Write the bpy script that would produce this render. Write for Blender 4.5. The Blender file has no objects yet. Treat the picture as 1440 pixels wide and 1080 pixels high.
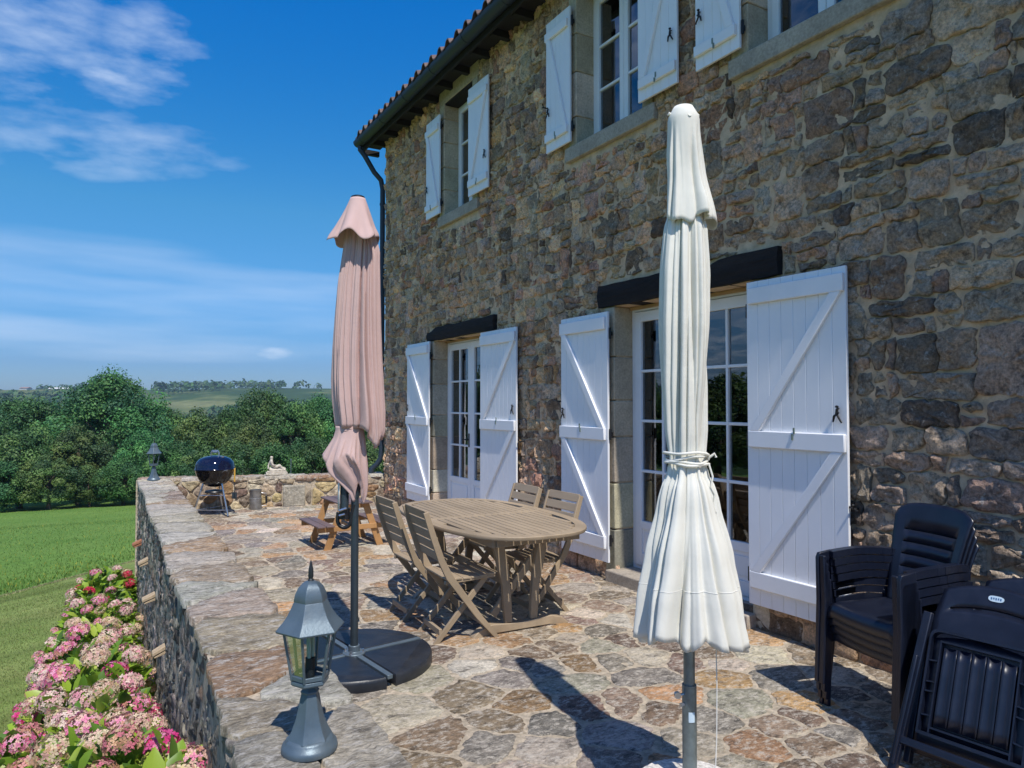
import bpy, bmesh, math, random
from math import sin, cos, pi, radians as R, sqrt, atan2
from mathutils import Vector, Matrix, noise as mn
SC = bpy.context.scene
COL = SC.collection
rnd = random.Random(7)

# ------------------------------------------------------------------ materials
def new_mat(name):
    m = bpy.data.materials.new(name); m.use_nodes = True
    nt = m.node_tree; nt.nodes.clear()
    out = nt.nodes.new('ShaderNodeOutputMaterial')
    b = nt.nodes.new('ShaderNodeBsdfPrincipled')
    nt.links.new(b.outputs[0], out.inputs[0])
    return m, nt, b, out
def N(nt, t, **kw):
    n = nt.nodes.new('ShaderNode' + t)
    for k, v in kw.items():
        if k.startswith('i_'): n.inputs[int(k[2:])].default_value = v
        else: setattr(n, k, v)
    return n
def noise_(nt, vec, scale, detail=5, rough=.6):
    n = N(nt, 'TexNoise'); n.inputs['Scale'].default_value = scale
    n.inputs['Detail'].default_value = detail; n.inputs['Roughness'].default_value = rough
    if vec is not None: nt.links.new(vec, n.inputs['Vector'])
    return n.outputs['Fac']
def ramp(nt, fac, stops):
    r = N(nt, 'ValToRGB'); el = r.color_ramp.elements
    while len(el) < len(stops): el.new(.5)
    for e, (p, c) in zip(el, stops):
        e.position = p; e.color = (c, c, c, 1) if not isinstance(c, tuple) else (*c, 1)
    nt.links.new(fac, r.inputs[0]); return r.outputs[0]
def mix(nt, fac, a, b, mode='MIX'):
    n = N(nt, 'Mix', data_type='RGBA', blend_type=mode)
    for s, v in ((0, fac), (6, a), (7, b)):
        if hasattr(v, 'is_linked'): nt.links.new(v, n.inputs[s])
        elif isinstance(v, tuple): n.inputs[s].default_value = (*v, 1)
        else: n.inputs[s].default_value = v
    return n.outputs[2]
def math_(nt, op, a, b=0.):
    n = N(nt, 'Math', operation=op)
    for s, v in ((0, a), (1, b)):
        if hasattr(v, 'is_linked'): nt.links.new(v, n.inputs[s])
        else: n.inputs[s].default_value = v
    return n.outputs[0]
def objco(nt, scale=(1, 1, 1)):
    tc = N(nt, 'TexCoord'); mp = N(nt, 'Mapping'); mp.inputs['Scale'].default_value = scale
    nt.links.new(tc.outputs['Object'], mp.inputs[0]); return mp.outputs[0]
def bump(nt, b, h, dist, strength=1.):
    n = N(nt, 'Bump'); n.inputs['Distance'].default_value = dist; n.inputs['Strength'].default_value = strength
    nt.links.new(h, n.inputs['Height']); nt.links.new(n.outputs[0], b.inputs['Normal'])

def plain(name, col, rough=.5, metal=0., var=.15, scale=8., bmp=0., bscale=60., stretch=(1, 1, 1), spec=None, dirt=None, dirtcol=(.1, .08, .06)):
    m, nt, b, out = new_mat(name)
    co = objco(nt, stretch)
    f = noise_(nt, co, scale)
    c = mix(nt, ramp(nt, f, [(.3, 0.), (.7, 1.)]), tuple(x*(1-var) for x in col), tuple(min(1, x*(1+var)) for x in col))
    if dirt:
        f2 = noise_(nt, co, scale*.35, 8, .7)
        c = mix(nt, math_(nt, 'MULTIPLY', ramp(nt, f2, [(.52, 0.), (.72, 1.)]), dirt), c, dirtcol)
    nt.links.new(c, b.inputs['Base Color'])
    b.inputs['Metallic'].default_value = metal
    rr = ramp(nt, f, [(.2, max(0, rough-.08)), (.8, min(1, rough+.1))]); nt.links.new(rr, b.inputs['Roughness'])
    if spec is not None: b.inputs['Specular IOR Level'].default_value = spec
    if bmp: bump(nt, b, noise_(nt, co, bscale, 6, .7), bmp)
    return m

def stone_mat(name, fine=38., lichen=.5, dark=.5, bmp=.012, pale=(.52, .5, .44), blotch=5., contrast=(.55, 1.35), rough=.9, streak=(1, 1, 1), plo=.55, dlo=.53, kf=(.45, 1.5)):
    m, nt, b, out = new_mat(name)
    co = objco(nt, streak)
    at = N(nt, 'Attribute', attribute_name='Col'); base = at.outputs['Color']
    f1 = noise_(nt, co, blotch, 8, .68)
    f2 = noise_(nt, co, fine, 8, .72)
    k = ramp(nt, f1, [(.28, contrast[0]), (.72, contrast[1])])
    c = mix(nt, 1., base, k, 'MULTIPLY')
    k2 = ramp(nt, f2, [(.32, kf[0]), (.66, kf[1])])
    c = mix(nt, .85, c, k2, 'MULTIPLY')
    # dark growth
    f3 = noise_(nt, co, blotch*1.9, 10, .75)
    c = mix(nt, math_(nt, 'MULTIPLY', ramp(nt, f3, [(dlo, 0.), (dlo+.1, 1.)]), dark), c, (.035, .032, .03))
    # pale lichen: patches broken up by fine noise
    f4 = noise_(nt, co, blotch*2.6, 12, .8); f5 = noise_(nt, co, fine*.6, 4, .8)
    lf = math_(nt, 'MULTIPLY', ramp(nt, f4, [(plo, 0.), (plo+.07, 1.)]), ramp(nt, f5, [(.44, 0.), (.56, 1.)]))
    c = mix(nt, math_(nt, 'MULTIPLY', lf, lichen), c, pale)
    nt.links.new(c, b.inputs['Base Color'])
    b.inputs['Roughness'].default_value = rough; b.inputs['Specular IOR Level'].default_value = .25
    h = math_(nt, 'ADD', f2, math_(nt, 'MULTIPLY', f3, 1.6))
    bump(nt, b, h, bmp)
    return m

M = {}
M['facade_stone'] = stone_mat('facade_stone', 52, .75, .6, .026, (.72, .68, .60), 5.5, (.75, 1.45), dlo=.525, kf=(.42, 1.7))
M['paving'] = stone_mat('paving', 46, .75, .7, .014, (.68, .61, .51), 5., (.6, 1.5), streak=(1., 1.6, 1.), plo=.475, dlo=.52)
M['parapet_top'] = stone_mat('parapet_top', 36, .85, .6, .016, (.66, .61, .54), 4.5, (.6, 1.45), streak=(1., 2.3, 1.), plo=.49)
M['dark_wall'] = stone_mat('dark_wall', 26, .8, .6, .03, (.58, .54, .48), 7, streak=(1, 1.6, .4))
M['garden_wall'] = stone_mat('garden_wall', 26, .45, .25, .014, (.6, .55, .42), 5)
M['dressed'] = stone_mat('dressed', 50, .2, .2, .004, (.6, .5, .38), 3., (.85, 1.3), kf=(.7, 1.3))
M['mortar'] = plain('mortar', (.70, .51, .335), .95, 0, .2, 14, .012, 70, spec=.1, dirt=.35, dirtcol=(.5, .35, .21))
M['pave_mortar'] = plain('pave_mortar', (.55, .46, .345), .95, 0, .35, 26, .02, 60, spec=.1, dirt=.55, dirtcol=(.30, .25, .19))
M['white_paint'] = plain('white_paint', (.82, .82, .825), .38, 0, .025, 3, .0006, 40, dirt=.22, dirtcol=(.50, .48, .43))
M['black_iron'] = plain('black_iron', (.012, .012, .013), .55, .2, .3, 30)
M['zinc_latch'] = plain('zinc_latch', (.22, .27, .22), .5, .5, .2, 30)
M['beam'] = plain('beam', (.018, .015, .015), .8, 0, .6, 9, .035, 22, (1, .16, 1), spec=.25, dirt=.6, dirtcol=(.045, .036, .03))
M['wood_trim'] = plain('wood_trim', (.42, .27, .12), .6, 0, .3, 10, .002, 50, (1, .2, 1))
M['gutter'] = plain('gutter', (.028, .042, .06), .5, .25, .12, 5)
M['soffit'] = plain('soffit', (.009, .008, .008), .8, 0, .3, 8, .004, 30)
M['tile'] = plain('tile', (.15, .10, .085), .9, 0, .45, 6, .004, 40, dirt=.6, dirtcol=(.12, .12, .1))
M['plaster'] = plain('plaster', (.35, .31, .26), .9, 0, .1, 3)
M['room_floor'] = plain('room_floor', (.14, .08, .045), .4, 0, .2, 3)
M['curtain'] = plain('curtain', (.75, .76, .74), .9, 0, .05, 3)
M['blue_curtain'] = plain('blue_curtain', (.10, .17, .30), .9, 0, .1, 3)
M['lantern'] = plain('lantern', (.105, .145, .175), .42, .35, .12, 14, .0008, 90, dirt=.3, dirtcol=(.2, .2, .19))
M['lantern_dark'] = plain('lantern_dark', (.02, .025, .03), .5, .2, .2, 14)
M['grey_metal'] = plain('grey_metal', (.055, .075, .09), .38, .5, .1, 8)
M['galv'] = plain('galv', (.22, .27, .28), .42, .7, .25, 20, .001, 60, dirt=.4, dirtcol=(.25, .25, .24))
M['steel'] = plain('steel', (.5, .52, .55), .28, .9, .1, 10)
M['zinc'] = plain('zinc', (.30, .30, .30), .42, .7, .3, 14, dirt=.5, dirtcol=(.22, .2, .18))
M['pad'] = plain('pad', (.014, .018, .026), .42, 0, .3, 10, .0015, 45, dirt=.35, dirtcol=(.06, .06, .06))
M['black_plastic'] = plain('black_plastic', (.012, .013, .016), .4, 0, .2, 20)
M['navy_plastic'] = plain('navy_plastic', (.007, .010, .022), .34, 0, .2, 12, .0008, 30, dirt=.15, dirtcol=(.04, .05, .08))
M['label'] = plain('label', (.55, .68, .76), .5, 0, .03, 8)
M['label_ink'] = plain('label_ink', (.05, .14, .3), .5, 0, .03, 8)
M['concrete'] = plain('concrete', (.64, .60, .55), .9, 0, .4, 60, .004, 90)
M['teak'] = plain('teak', (.345, .262, .172), .62, 0, .2, 7, .0015, 40, (1, .15, 1), dirt=.25, dirtcol=(.22, .18, .14))
M['teak_x'] = plain('teak_x', (.335, .252, .162), .62, 0, .2, 7, .0015, 40, (.25, 1, .25), dirt=.25, dirtcol=(.2, .16, .12))
M['orange_wood'] = plain('orange_wood', (.40, .215, .085), .55, 0, .25, 8, .002, 40, (.4, 1, .4))
M['brown_board'] = plain('brown_board', (.15, .10, .09), .55, 0, .3, 8, .002, 40, (1, .2, 1))
M['enamel'] = plain('enamel', (.006, .006, .009), .07, 0, .1, 5)
M['lid_enamel'] = plain('lid_enamel', (.006, .009, .03), .06, 0, .1, 5)
M['yellow_wood'] = plain('yellow_wood', (.62, .36, .06), .5, 0, .2, 20)
M['statue'] = plain('statue', (.56, .50, .41), .9, 0, .25, 25, .006, 60, dirt=.5, dirtcol=(.25, .22, .18))
M['terracotta'] = plain('terracotta', (.36, .15, .08), .9, 0, .35, 20, .004, 50)
M['sandtile'] = plain('sandtile', (.44, .33, .21), .9, 0, .25, 20, .004, 50)
M['bark'] = plain('bark', (.09, .07, .05), .95, 0, .35, 5, .03, 12, (1, 1, .3))
M['cord'] = plain('cord', (.75, .73, .66), .8, 0, .05, 40)
M['farmwall'] = plain('farmwall', (.72, .70, .66), .8, 0, .1, .3)
M['farmroof'] = plain('farmroof', (.30, .20, .16), .8, 0, .2, .3)
M['stem'] = plain('stem', (.10, .16, .04), .7, 0, .3, 12)

def glass_mat(name, tint, fac, rough=.01):
    m, nt, b, out = new_mat(name)
    nt.nodes.remove(b)
    tr = N(nt, 'BsdfTransparent'); tr.inputs[0].default_value = (*tint, 1)
    gl = N(nt, 'BsdfGlossy'); gl.inputs['Roughness'].default_value = rough; gl.inputs[0].default_value = (.95, .97, 1, 1)
    fr = N(nt, 'Fresnel'); fr.inputs[0].default_value = 1.52
    f = math_(nt, 'ADD', math_(nt, 'MULTIPLY', fr.outputs[0], 1.7 if fac > 0 else .5), fac)
    co = objco(nt); bn = N(nt, 'Bump'); bn.inputs['Distance'].default_value = .004; bn.inputs['Strength'].default_value = .25
    nt.links.new(noise_(nt, co, 2.2, 2, .5), bn.inputs['Height']); nt.links.new(bn.outputs[0], gl.inputs['Normal'])
    mx = N(nt, 'MixShader'); nt.links.new(f, mx.inputs[0]); nt.links.new(tr.outputs[0], mx.inputs[1]); nt.links.new(gl.outputs[0], mx.inputs[2])
    nt.links.new(mx.outputs[0], out.inputs[0]); return m
M['window_glass'] = glass_mat('window_glass', (.55, .58, .6), .06)
M['lantern_glass'] = glass_mat('lantern_glass', (.86, .89, .87), -.03, .12)
M['bulb'] = plain('bulb', (.35, .42, .36), .3, 0, .03, 8)

def cloth(name, col, trans=.18, weave=600):
    m, nt, b, out = new_mat(name)
    co = objco(nt)
    f = noise_(nt, co, 3.5, 5)
    c = mix(nt, ramp(nt, f, [(.3, 0.), (.7, 1.)]), tuple(x*.93 for x in col), tuple(min(1, x*1.04) for x in col))
    nt.links.new(c, b.inputs['Base Color']); b.inputs['Roughness'].default_value = .9; b.inputs['Specular IOR Level'].default_value = .15
    bump(nt, b, math_(nt, 'ADD', noise_(nt, co, 28, 3), math_(nt, 'MULTIPLY', noise_(nt, co, weave, 1), .15)), .0022, .6)
    t = N(nt, 'BsdfTranslucent'); nt.links.new(c, t.inputs[0])
    mx = N(nt, 'MixShader'); mx.inputs[0].default_value = trans
    nt.links.new(b.outputs[0], mx.inputs[1]); nt.links.new(t.outputs[0], mx.inputs[2]); nt.links.new(mx.outputs[0], out.inputs[0])
    return m
M['white_cloth'] = cloth('white_cloth', (.86, .84, .755))
M['pink_cloth'] = cloth('pink_cloth', (.64, .45, .41), .12)

def leaf_mat(name, attr=True, col=(.06, .12, .025), trans=.25, rough=.55, spec=.3, objvar=True):
    m, nt, b, out = new_mat(name)
    if attr:
        c = N(nt, 'Attribute', attribute_name='Col').outputs['Color']
    else:
        c = mix(nt, 0., col, col)
    if objvar:
        oi = N(nt, 'ObjectInfo'); hs = N(nt, 'HueSaturation')
        nt.links.new(math_(nt, 'ADD', math_(nt, 'MULTIPLY', oi.outputs['Random'], .035), .482), hs.inputs['Hue'])
        nt.links.new(math_(nt, 'ADD', math_(nt, 'MULTIPLY', oi.outputs['Random'], .5), .75), hs.inputs['Value'])
        nt.links.new(c, hs.inputs['Color']); c = hs.outputs[0]
    nt.links.new(c, b.inputs['Base Color']); b.inputs['Roughness'].default_value = rough; b.inputs['Specular IOR Level'].default_value = spec
    t = N(nt, 'BsdfTranslucent'); nt.links.new(mix(nt, .5, c, (.25, .4, .03), 'MIX') if False else c, t.inputs[0])
    mx = N(nt, 'MixShader'); mx.inputs[0].default_value = trans
    nt.links.new(b.outputs[0], mx.inputs[1]); nt.links.new(t.outputs[0], mx.inputs[2]); nt.links.new(mx.outputs[0], out.inputs[0])
    return m
M['tree_leaf'] = leaf_mat('tree_leaf')
M['hyd_leaf'] = leaf_mat('hyd_leaf', objvar=False, rough=.4, spec=.4, trans=.35)
M['petal'] = leaf_mat('petal', objvar=False, rough=.7, spec=.15, trans=.25)
M['grass_blade'] = leaf_mat('grass_blade', objvar=False, rough=.6, spec=.2, trans=.3)

def ground_mat(name, stops, scale, fine, stripes=None, fine2=0):
    m, nt, b, out = new_mat(name)
    co = objco(nt)
    c = ramp(nt, noise_(nt, co, scale, 8, .65), stops)
    if stripes:
        mp = N(nt, 'Mapping'); mp.inputs['Rotation'].default_value = (0, 0, stripes[0]); nt.links.new(co, mp.inputs[0])
        mp2 = N(nt, 'Mapping'); mp2.inputs['Scale'].default_value = (.06, stripes[1], 1); nt.links.new(mp.outputs[0], mp2.inputs[0])
        c = mix(nt, .8, c, ramp(nt, noise_(nt, mp2.outputs[0], 1., 4, .6), [(.35, .72), (.62, 1.35)]), 'MULTIPLY')
    f = noise_(nt, co, fine, 6, .75)
    c = mix(nt, .8, c, ramp(nt, f, [(.3, .6), (.7, 1.4)]), 'MULTIPLY')
    if fine2:
        c = mix(nt, ramp(nt, noise_(nt, co, fine2, 6, .8), [(.62, 0.), (.7, .5)]), c, (.30, .30, .05))
    nt.links.new(c, b.inputs['Base Color']); b.inputs['Roughness'].default_value = .9; b.inputs['Specular IOR Level'].default_value = .1
    bump(nt, b, f, .03)
    return m
M['lawn'] = ground_mat('lawn', [(.3, (.15, .215, .05)), (.55, (.205, .26, .075)), (.75, (.265, .285, .095))], .9, 35, (R(-40), 1.6))
M['meadow'] = ground_mat('meadow', [(.3, (.105, .20, .038)), (.6, (.14, .235, .05)), (.8, (.19, .26, .06))], .35, 9, None, .55)
M['hillfield'] = ground_mat('hillfield', [(.35, (.03, .06, .02)), (.5, (.045, .085, .025)), (.56, (.15, .17, .06)), (.7, (.22, .22, .10))], .004, .06)
M['soil'] = plain('soil', (.07, .05, .03), .95, 0, .3, 6, .02, 20)

# ------------------------------------------------------------------ mesh builder
class MB:
    def __init__(s): s.v = []; s.f = []; s.c = []; s.col = None
    def add(s, vs, fs, col=None):
        o = len(s.v); s.v += [tuple(p) for p in vs]; s.f += [tuple(i+o for i in f) for f in fs]
        if col is not None: s.col = True
        s.c += [col or (1, 1, 1)]*len(vs)
        return o
    def box(s, x0, x1, y0, y1, z0, z1, mat=None):
        p = [Vector(q) for q in ((x0, y0, z0), (x1, y0, z0), (x1, y1, z0), (x0, y1, z0), (x0, y0, z1), (x1, y0, z1), (x1, y1, z1), (x0, y1, z1))]
        if mat is not None: p = [mat @ q for q in p]
        s.add(p, [(0, 3, 2, 1), (4, 5, 6, 7), (0, 1, 5, 4), (1, 2, 6, 5), (2, 3, 7, 6), (3, 0, 4, 7)])
    def bar(s, a, b, w, h, up=(0, 0, 1)):
        a = Vector(a); b = Vector(b); d = (b-a); L = d.length; d.normalize(); up = Vector(up)
        sd = d.cross(up)
        if sd.length < 1e-4: sd = d.cross(Vector((0, 1, 0)))
        sd.normalize(); u = sd.cross(d)
        m = Matrix((( *[sd[i] for i in range(0)],),)) if False else None
        ps = []
        for t in (a, b):
            for (i, j) in ((-1, -1), (1, -1), (1, 1), (-1, 1)): ps.append(t+sd*(i*w/2)+u*(j*h/2))
        s.add(ps, [(0, 1, 2, 3), (7, 6, 5, 4), (0, 4, 5, 1), (1, 5, 6, 2), (2, 6, 7, 3), (3, 7, 4, 0)])
    def tube(s, path, r, n=12, caps=True, col=None):
        path = [Vector(p) for p in path]; k = len(path)
        if not hasattr(r, '__len__'): r = [r]*k
        t0 = (path[1]-path[0]).normalized(); ref = Vector((0, 0, 1)) if abs(t0.z) < .9 else Vector((1, 0, 0))
        u = t0.cross(ref).normalized(); vs = []
        for i in range(k):
            t = (path[min(i+1, k-1)]-path[max(i-1, 0)]).normalized()
            u = (u-t*u.dot(t)).normalized(); w = t.cross(u)
            for j in range(n):
                a = 2*pi*j/n; vs.append(path[i]+(u*cos(a)+w*sin(a))*r[i])
        fs = [(i*n+j, i*n+(j+1) % n, (i+1)*n+(j+1) % n, (i+1)*n+j) for i in range(k-1) for j in range(n)]
        if caps: fs += [tuple(reversed(range(n))), tuple(range((k-1)*n, k*n))]
        s.add(vs, fs, col)
    def lathe(s, prof, n=24, c=(0, 0, 0), ph=0., caps=True):
        vs = [(c[0]+r*cos(2*pi*j/n+ph), c[1]+r*sin(2*pi*j/n+ph), c[2]+z) for r, z in prof for j in range(n)]
        k = len(prof)
        fs = [(i*n+j, i*n+(j+1) % n, (i+1)*n+(j+1) % n, (i+1)*n+j) for i in range(k-1) for j in range(n)]
        if caps: fs += [tuple(reversed(range(n))), tuple(range((k-1)*n, k*n))]
        s.add(vs, fs)
    def prism(s, poly, y0, y1, axis='y'):
        # poly in two dims, extruded along axis
        n = len(poly)
        def P(a, b, t): return (a, t, b) if axis == 'y' else ((t, a, b) if axis == 'x' else (a, b, t))
        vs = [P(a, b, y0) for a, b in poly]+[P(a, b, y1) for a, b in poly]
        fs = [tuple(range(n)), tuple(reversed(range(n, 2*n)))]+[(i, i+n, (i+1) % n+n, (i+1) % n) for i in range(n)]
        s.add(vs, fs)
    def build(s, name, mat, parent=None, smooth=True, bevel=0., sharp=35, recalc=True, loc=None, solid=0.):
        me = bpy.data.meshes.new(name); me.from_pydata(s.v, [], s.f); me.update()
        if recalc and len(s.f) < 60000:
            bm = bmesh.new(); bm.from_mesh(me); bmesh.ops.recalc_face_normals(bm, faces=bm.faces); bm.to_mesh(me); bm.free()
        if s.col:
            a = me.color_attributes.new('Col', 'FLOAT_COLOR', 'POINT')
            a.data.foreach_set('color', [x for c in s.c for x in (c[0], c[1], c[2], 1.)])
        me.materials.append(M[mat] if isinstance(mat, str) else mat)
        if smooth:
            me.polygons.foreach_set('use_smooth', [True]*len(me.polygons))
            if sharp < 180: me.set_sharp_from_angle(angle=R(sharp))
        o = bpy.data.objects.new(name, me); COL.objects.link(o)
        if parent: o.parent = parent
        if loc: o.location = loc
        if bevel:
            b = o.modifiers.new('bevel', 'BEVEL'); b.width = bevel; b.segments = 2; b.limit_method = 'ANGLE'; b.angle_limit = R(40)
        if solid:
            b = o.modifiers.new('solid', 'SOLIDIFY'); b.thickness = solid; b.offset = 0
        return o
def thing(name, label, cat, loc=(0, 0, 0), rz=0., group=None):
    o = bpy.data.objects.new(name, None); COL.objects.link(o); o.location = loc; o.rotation_euler = (0, 0, rz)
    o.empty_display_size = .1; tag(o, label, cat, group); return o
def tag(o, label=None, cat=None, group=None, kind=None):
    for k, v in (('label', label), ('category', cat), ('group', group), ('kind', kind)):
        if v: o[k] = v
    return o
def dup(o, parent=None, loc=None, rz=None, label=None):
    kids = list(o.children); c = o.copy(); COL.objects.link(c)
    if parent is not None: c.parent = parent
    if loc is not None: c.location = loc
    if rz is not None: c.rotation_euler = (0, 0, rz)
    if label: c['label'] = label
    for k in kids: dup(k, c)
    return c

# ------------------------------------------------------------------ stonework
def clip(poly, nx, ny, d):
    out = []
    for i in range(len(poly)):
        a = poly[i]; b = poly[(i+1) % len(poly)]
        da = a[0]*nx+a[1]*ny-d; db = b[0]*nx+b[1]*ny-d
        if da <= 0: out.append(a)
        if da*db < 0:
            t = da/(da-db); out.append((a[0]+(b[0]-a[0])*t, a[1]+(b[1]-a[1])*t))
    return out
def voronoi(seeds, bounds, holes=(), rad=None):
    x0, x1, y0, y1 = bounds
    cell = rad or .5; grid = {}
    for i, (x, y) in enumerate(seeds): grid.setdefault((int(x//cell), int(y//cell)), []).append(i)
    res = []
    for i, (x, y) in enumerate(seeds):
        gx, gy = int(x//cell), int(y//cell)
        nb = [j for a in (-1, 0, 1) for b in (-1, 0, 1) for j in grid.get((gx+a, gy+b), ()) if j != i]
        nb.sort(key=lambda j: (seeds[j][0]-x)**2+(seeds[j][1]-y)**2)
        p = [(max(x0, x-cell), max(y0, y-cell)), (min(x1, x+cell), max(y0, y-cell)), (min(x1, x+cell), min(y1, y+cell)), (max(x0, x-cell), min(y1, y+cell))]
        for j in nb[:26]:
            X, Y = seeds[j]; dx, dy = X-x, Y-y
            p = clip(p, dx, dy, (X*X+Y*Y-x*x-y*y)/2)
            if len(p) < 3: break
        if len(p) < 3: continue
        for (a0, a1, b0, b1) in holes:
            px = [q[0] for q in p]; py = [q[1] for q in p]
            if max(px) < a0 or min(px) > a1 or max(py) < b0 or min(py) > b1: continue
            ds = [a0-x, x-a1, b0-y, y-b1]; m = max(ds)
            if m <= 0: p = []; break
            k = ds.index(m)
            p = clip(p, *[(1, 0, a0), (-1, 0, -a1), (0, 1, b0), (0, -1, -b1)][k])
            if len(p) < 3: break
        if len(p) >= 3: res.append(p)
    return res
def area(p): return abs(sum(p[i][0]*p[(i+1) % len(p)][1]-p[(i+1) % len(p)][0]*p[i][1] for i in range(len(p)))/2)
def inset(p, g):
    cx = sum(q[0] for q in p)/len(p); cy = sum(q[1] for q in p)/len(p)
    n = len(p); s = 1 if sum(p[i][0]*p[(i+1) % n][1]-p[(i+1) % n][0]*p[i][1] for i in range(n)) > 0 else -1
    out = list(p)
    for i in range(n):
        a, b = p[i], p[(i+1) % n]; dx, dy = b[0]-a[0], b[1]-a[1]; L = sqrt(dx*dx+dy*dy)
        if L < 1e-6: continue
        nx, ny = dy/L*s, -dx/L*s
        out = clip(out, nx, ny, a[0]*nx+a[1]*ny-g)
        if len(out) < 3: return []
    return out
def chaikin(p, t=.25, it=1):
    for _ in range(it):
        q = []
        for i in range(len(p)):
            a, b = p[i], p[(i+1) % len(p)]
            q += [(a[0]+(b[0]-a[0])*t, a[1]+(b[1]-a[1])*t), (a[0]+(b[0]-a[0])*(1-t), a[1]+(b[1]-a[1])*(1-t))]
        p = q
    return p
def densify(p, L):
    q = []
    for i in range(len(p)):
        a, b = p[i], p[(i+1) % len(p)]; d = sqrt((b[0]-a[0])**2+(b[1]-a[1])**2); k = max(1, int(d/L))
        for j in range(k): q.append((a[0]+(b[0]-a[0])*j/k, a[1]+(b[1]-a[1])*j/k))
    return q
def stone(mb, poly, mp, h, col, rg, gap=.012, rough=.006, seg=.04, rnd_t=.22, flat=False, jit=.004, sink=.012):
    p = inset(poly, gap)
    if len(p) < 3 or area(p) < .0006: return
    p = chaikin(p, rnd_t, 1); p = densify(p, seg); p = chaikin(p, .3, 1)
    p = [(x+jit*mn.noise(Vector((x*22, y*22, 3.3)))*2, y+jit*mn.noise(Vector((x*22, y*22, 9.1)))*2) for x, y in p]
    n = len(p); cx = sum(q[0] for q in p)/n; cy = sum(q[1] for q in p)/n
    size = sqrt(area(p)); e = min(.03, size*.22)
    tx, ty = rg.uniform(-.06, .06), rg.uniform(-.06, .06)
    if flat: rings = [(1., -sink), (1., h*.6), (1-.005/size*1.2, h), (.6, h)]; tx *= .12; ty *= .12
    else: rings = [(1., -sink), (1., h*.55), (1-e*.35/size, h*.88), (1-e*.9/size, h), (.62, h*1.06), (.3, h*1.07)]
    vs = []; fs = []
    for s_, z in rings:
        for (x, y) in p:
            X, Y = cx+(x-cx)*s_, cy+(y-cy)*s_
            zz = z
            if z > h*.5: zz += rough*mn.noise(Vector((X*14, Y*14, 1.7)))*1.6+rough*.7*mn.noise(Vector((X*37, Y*37, 5.)))+(X-cx)*tx+(Y-cy)*ty
            vs.append(mp(X, Y, zz))
    vs.append(mp(cx, cy, rings[-1][1]))
    for r in range(len(rings)-1):
        for i in range(n): fs.append((r*n+i, r*n+(i+1) % n, (r+1)*n+(i+1) % n, (r+1)*n+i))
    b = (len(rings)-1)*n
    for i in range(n): fs.append((b+i, b+(i+1) % n, len(rings)*n))
    mb.add(vs, fs, col)
def pick(rg, pal, var=.18):
    w = rg.random()*sum(p[0] for p in pal)
    for wt, c in pal:
        w -= wt
        if w <= 0: break
    k = rg.uniform(1-var, 1+var)
    return tuple(max(.005, x*k*rg.uniform(.95, 1.05)) for x in c)
def rubble_seeds(bounds, rg, hrow, wst, jit=.25, scale=lambda x, y: 1.):
    x0, x1, y0, y1 = bounds; seeds = []; y = y0
    while y < y1:
        h0 = rg.uniform(*hrow); x = x0+rg.uniform(-.1, .1); hm = 0
        while x < x1:
            s = scale(x, y); w = rg.uniform(*wst)*s; h = h0
            xx = x+w/2+rg.uniform(-jit, jit)*w*.4; yy = y+h/2+rg.uniform(-jit, jit)*h
            if rg.random() < .12 and h > .13:
                seeds.append((xx, yy-h*.25)); seeds.append((xx+rg.uniform(-.02, .02), yy+h*.27))
            else: seeds.append((xx, yy))
            x += w
        y += h0
    return seeds
def poisson_seeds(bounds, rg, rmin, rmax, tries=9000, pw=1.5):
    x0, x1, y0, y1 = bounds; seeds = []; grid = {}; c = rmax
    for _ in range(tries):
        x, y = rg.uniform(x0, x1), rg.uniform(y0, y1); r = rmin+(rmax-rmin)*rg.random()**pw
        gx, gy = int(x//c), int(y//c); ok = True
        for a in (-1, 0, 1):
            for b in (-1, 0, 1):
                for (X, Y, r2) in grid.get((gx+a, gy+b), ()):
                    if (X-x)**2+(Y-y)**2 < ((r+r2)/2)**2: ok = False; break
                if not ok: break
            if not ok: break
        if ok: grid.setdefault((gx, gy), []).append((x, y, r)); seeds.append((x, y))
    return seeds
# ------------------------------------------------------------------ camera, light, sky
YAW = R(30.4); PITCH = math.atan(27/1000)
cam = bpy.data.cameras.new('camera'); cam.lens = 25; cam.sensor_width = 36; cam.clip_end = 9000; cam.clip_start = .05
co_ = bpy.data.objects.new('camera', cam); COL.objects.link(co_); co_.location = (0, 0, 1.6)
co_.rotation_euler = (pi/2+PITCH, 0, -YAW); SC.camera = co_
def ray(x, y):
    u, v = (x-720)/1000., (540-y)/1000.
    a, b, c = u, cos(PITCH)-v*sin(PITCH), sin(PITCH)+v*cos(PITCH)
    return Vector((a*cos(YAW)+b*sin(YAW), -a*sin(YAW)+b*cos(YAW), c))
AZ = R(8.7); EL = R(58.5)
sun = bpy.data.lights.new('sun', 'SUN'); sun.energy = 4.1; sun.angle = R(.53); sun.color = (1., .955, .88)
so = bpy.data.objects.new('sun', sun); COL.objects.link(so); so.location = (-4, -20, 30)
travel = Vector((sin(AZ)*cos(EL), cos(AZ)*cos(EL), -sin(EL)))
so.rotation_euler = travel.to_track_quat('-Z', 'Y').to_euler()
w = bpy.data.worlds.new('World'); SC.world = w; w.use_nodes = True
nt = w.node_tree; bg = nt.nodes['Background']
sky = N(nt, 'TexSky', sky_type='NISHITA'); sky.sun_disc = False; sky.sun_elevation = EL
sky.sun_rotation = AZ+pi; sky.altitude = 200; sky.air_density = 1.0; sky.dust_density = .0; sky.ozone_density = 3.
hs = N(nt, 'HueSaturation'); hs.inputs['Saturation'].default_value = 1.35; hs.inputs['Hue'].default_value = .497; nt.links.new(sky.outputs[0], hs.inputs['Color'])
tc = N(nt, 'TexCoord'); vec = tc.outputs['Generated']
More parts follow.
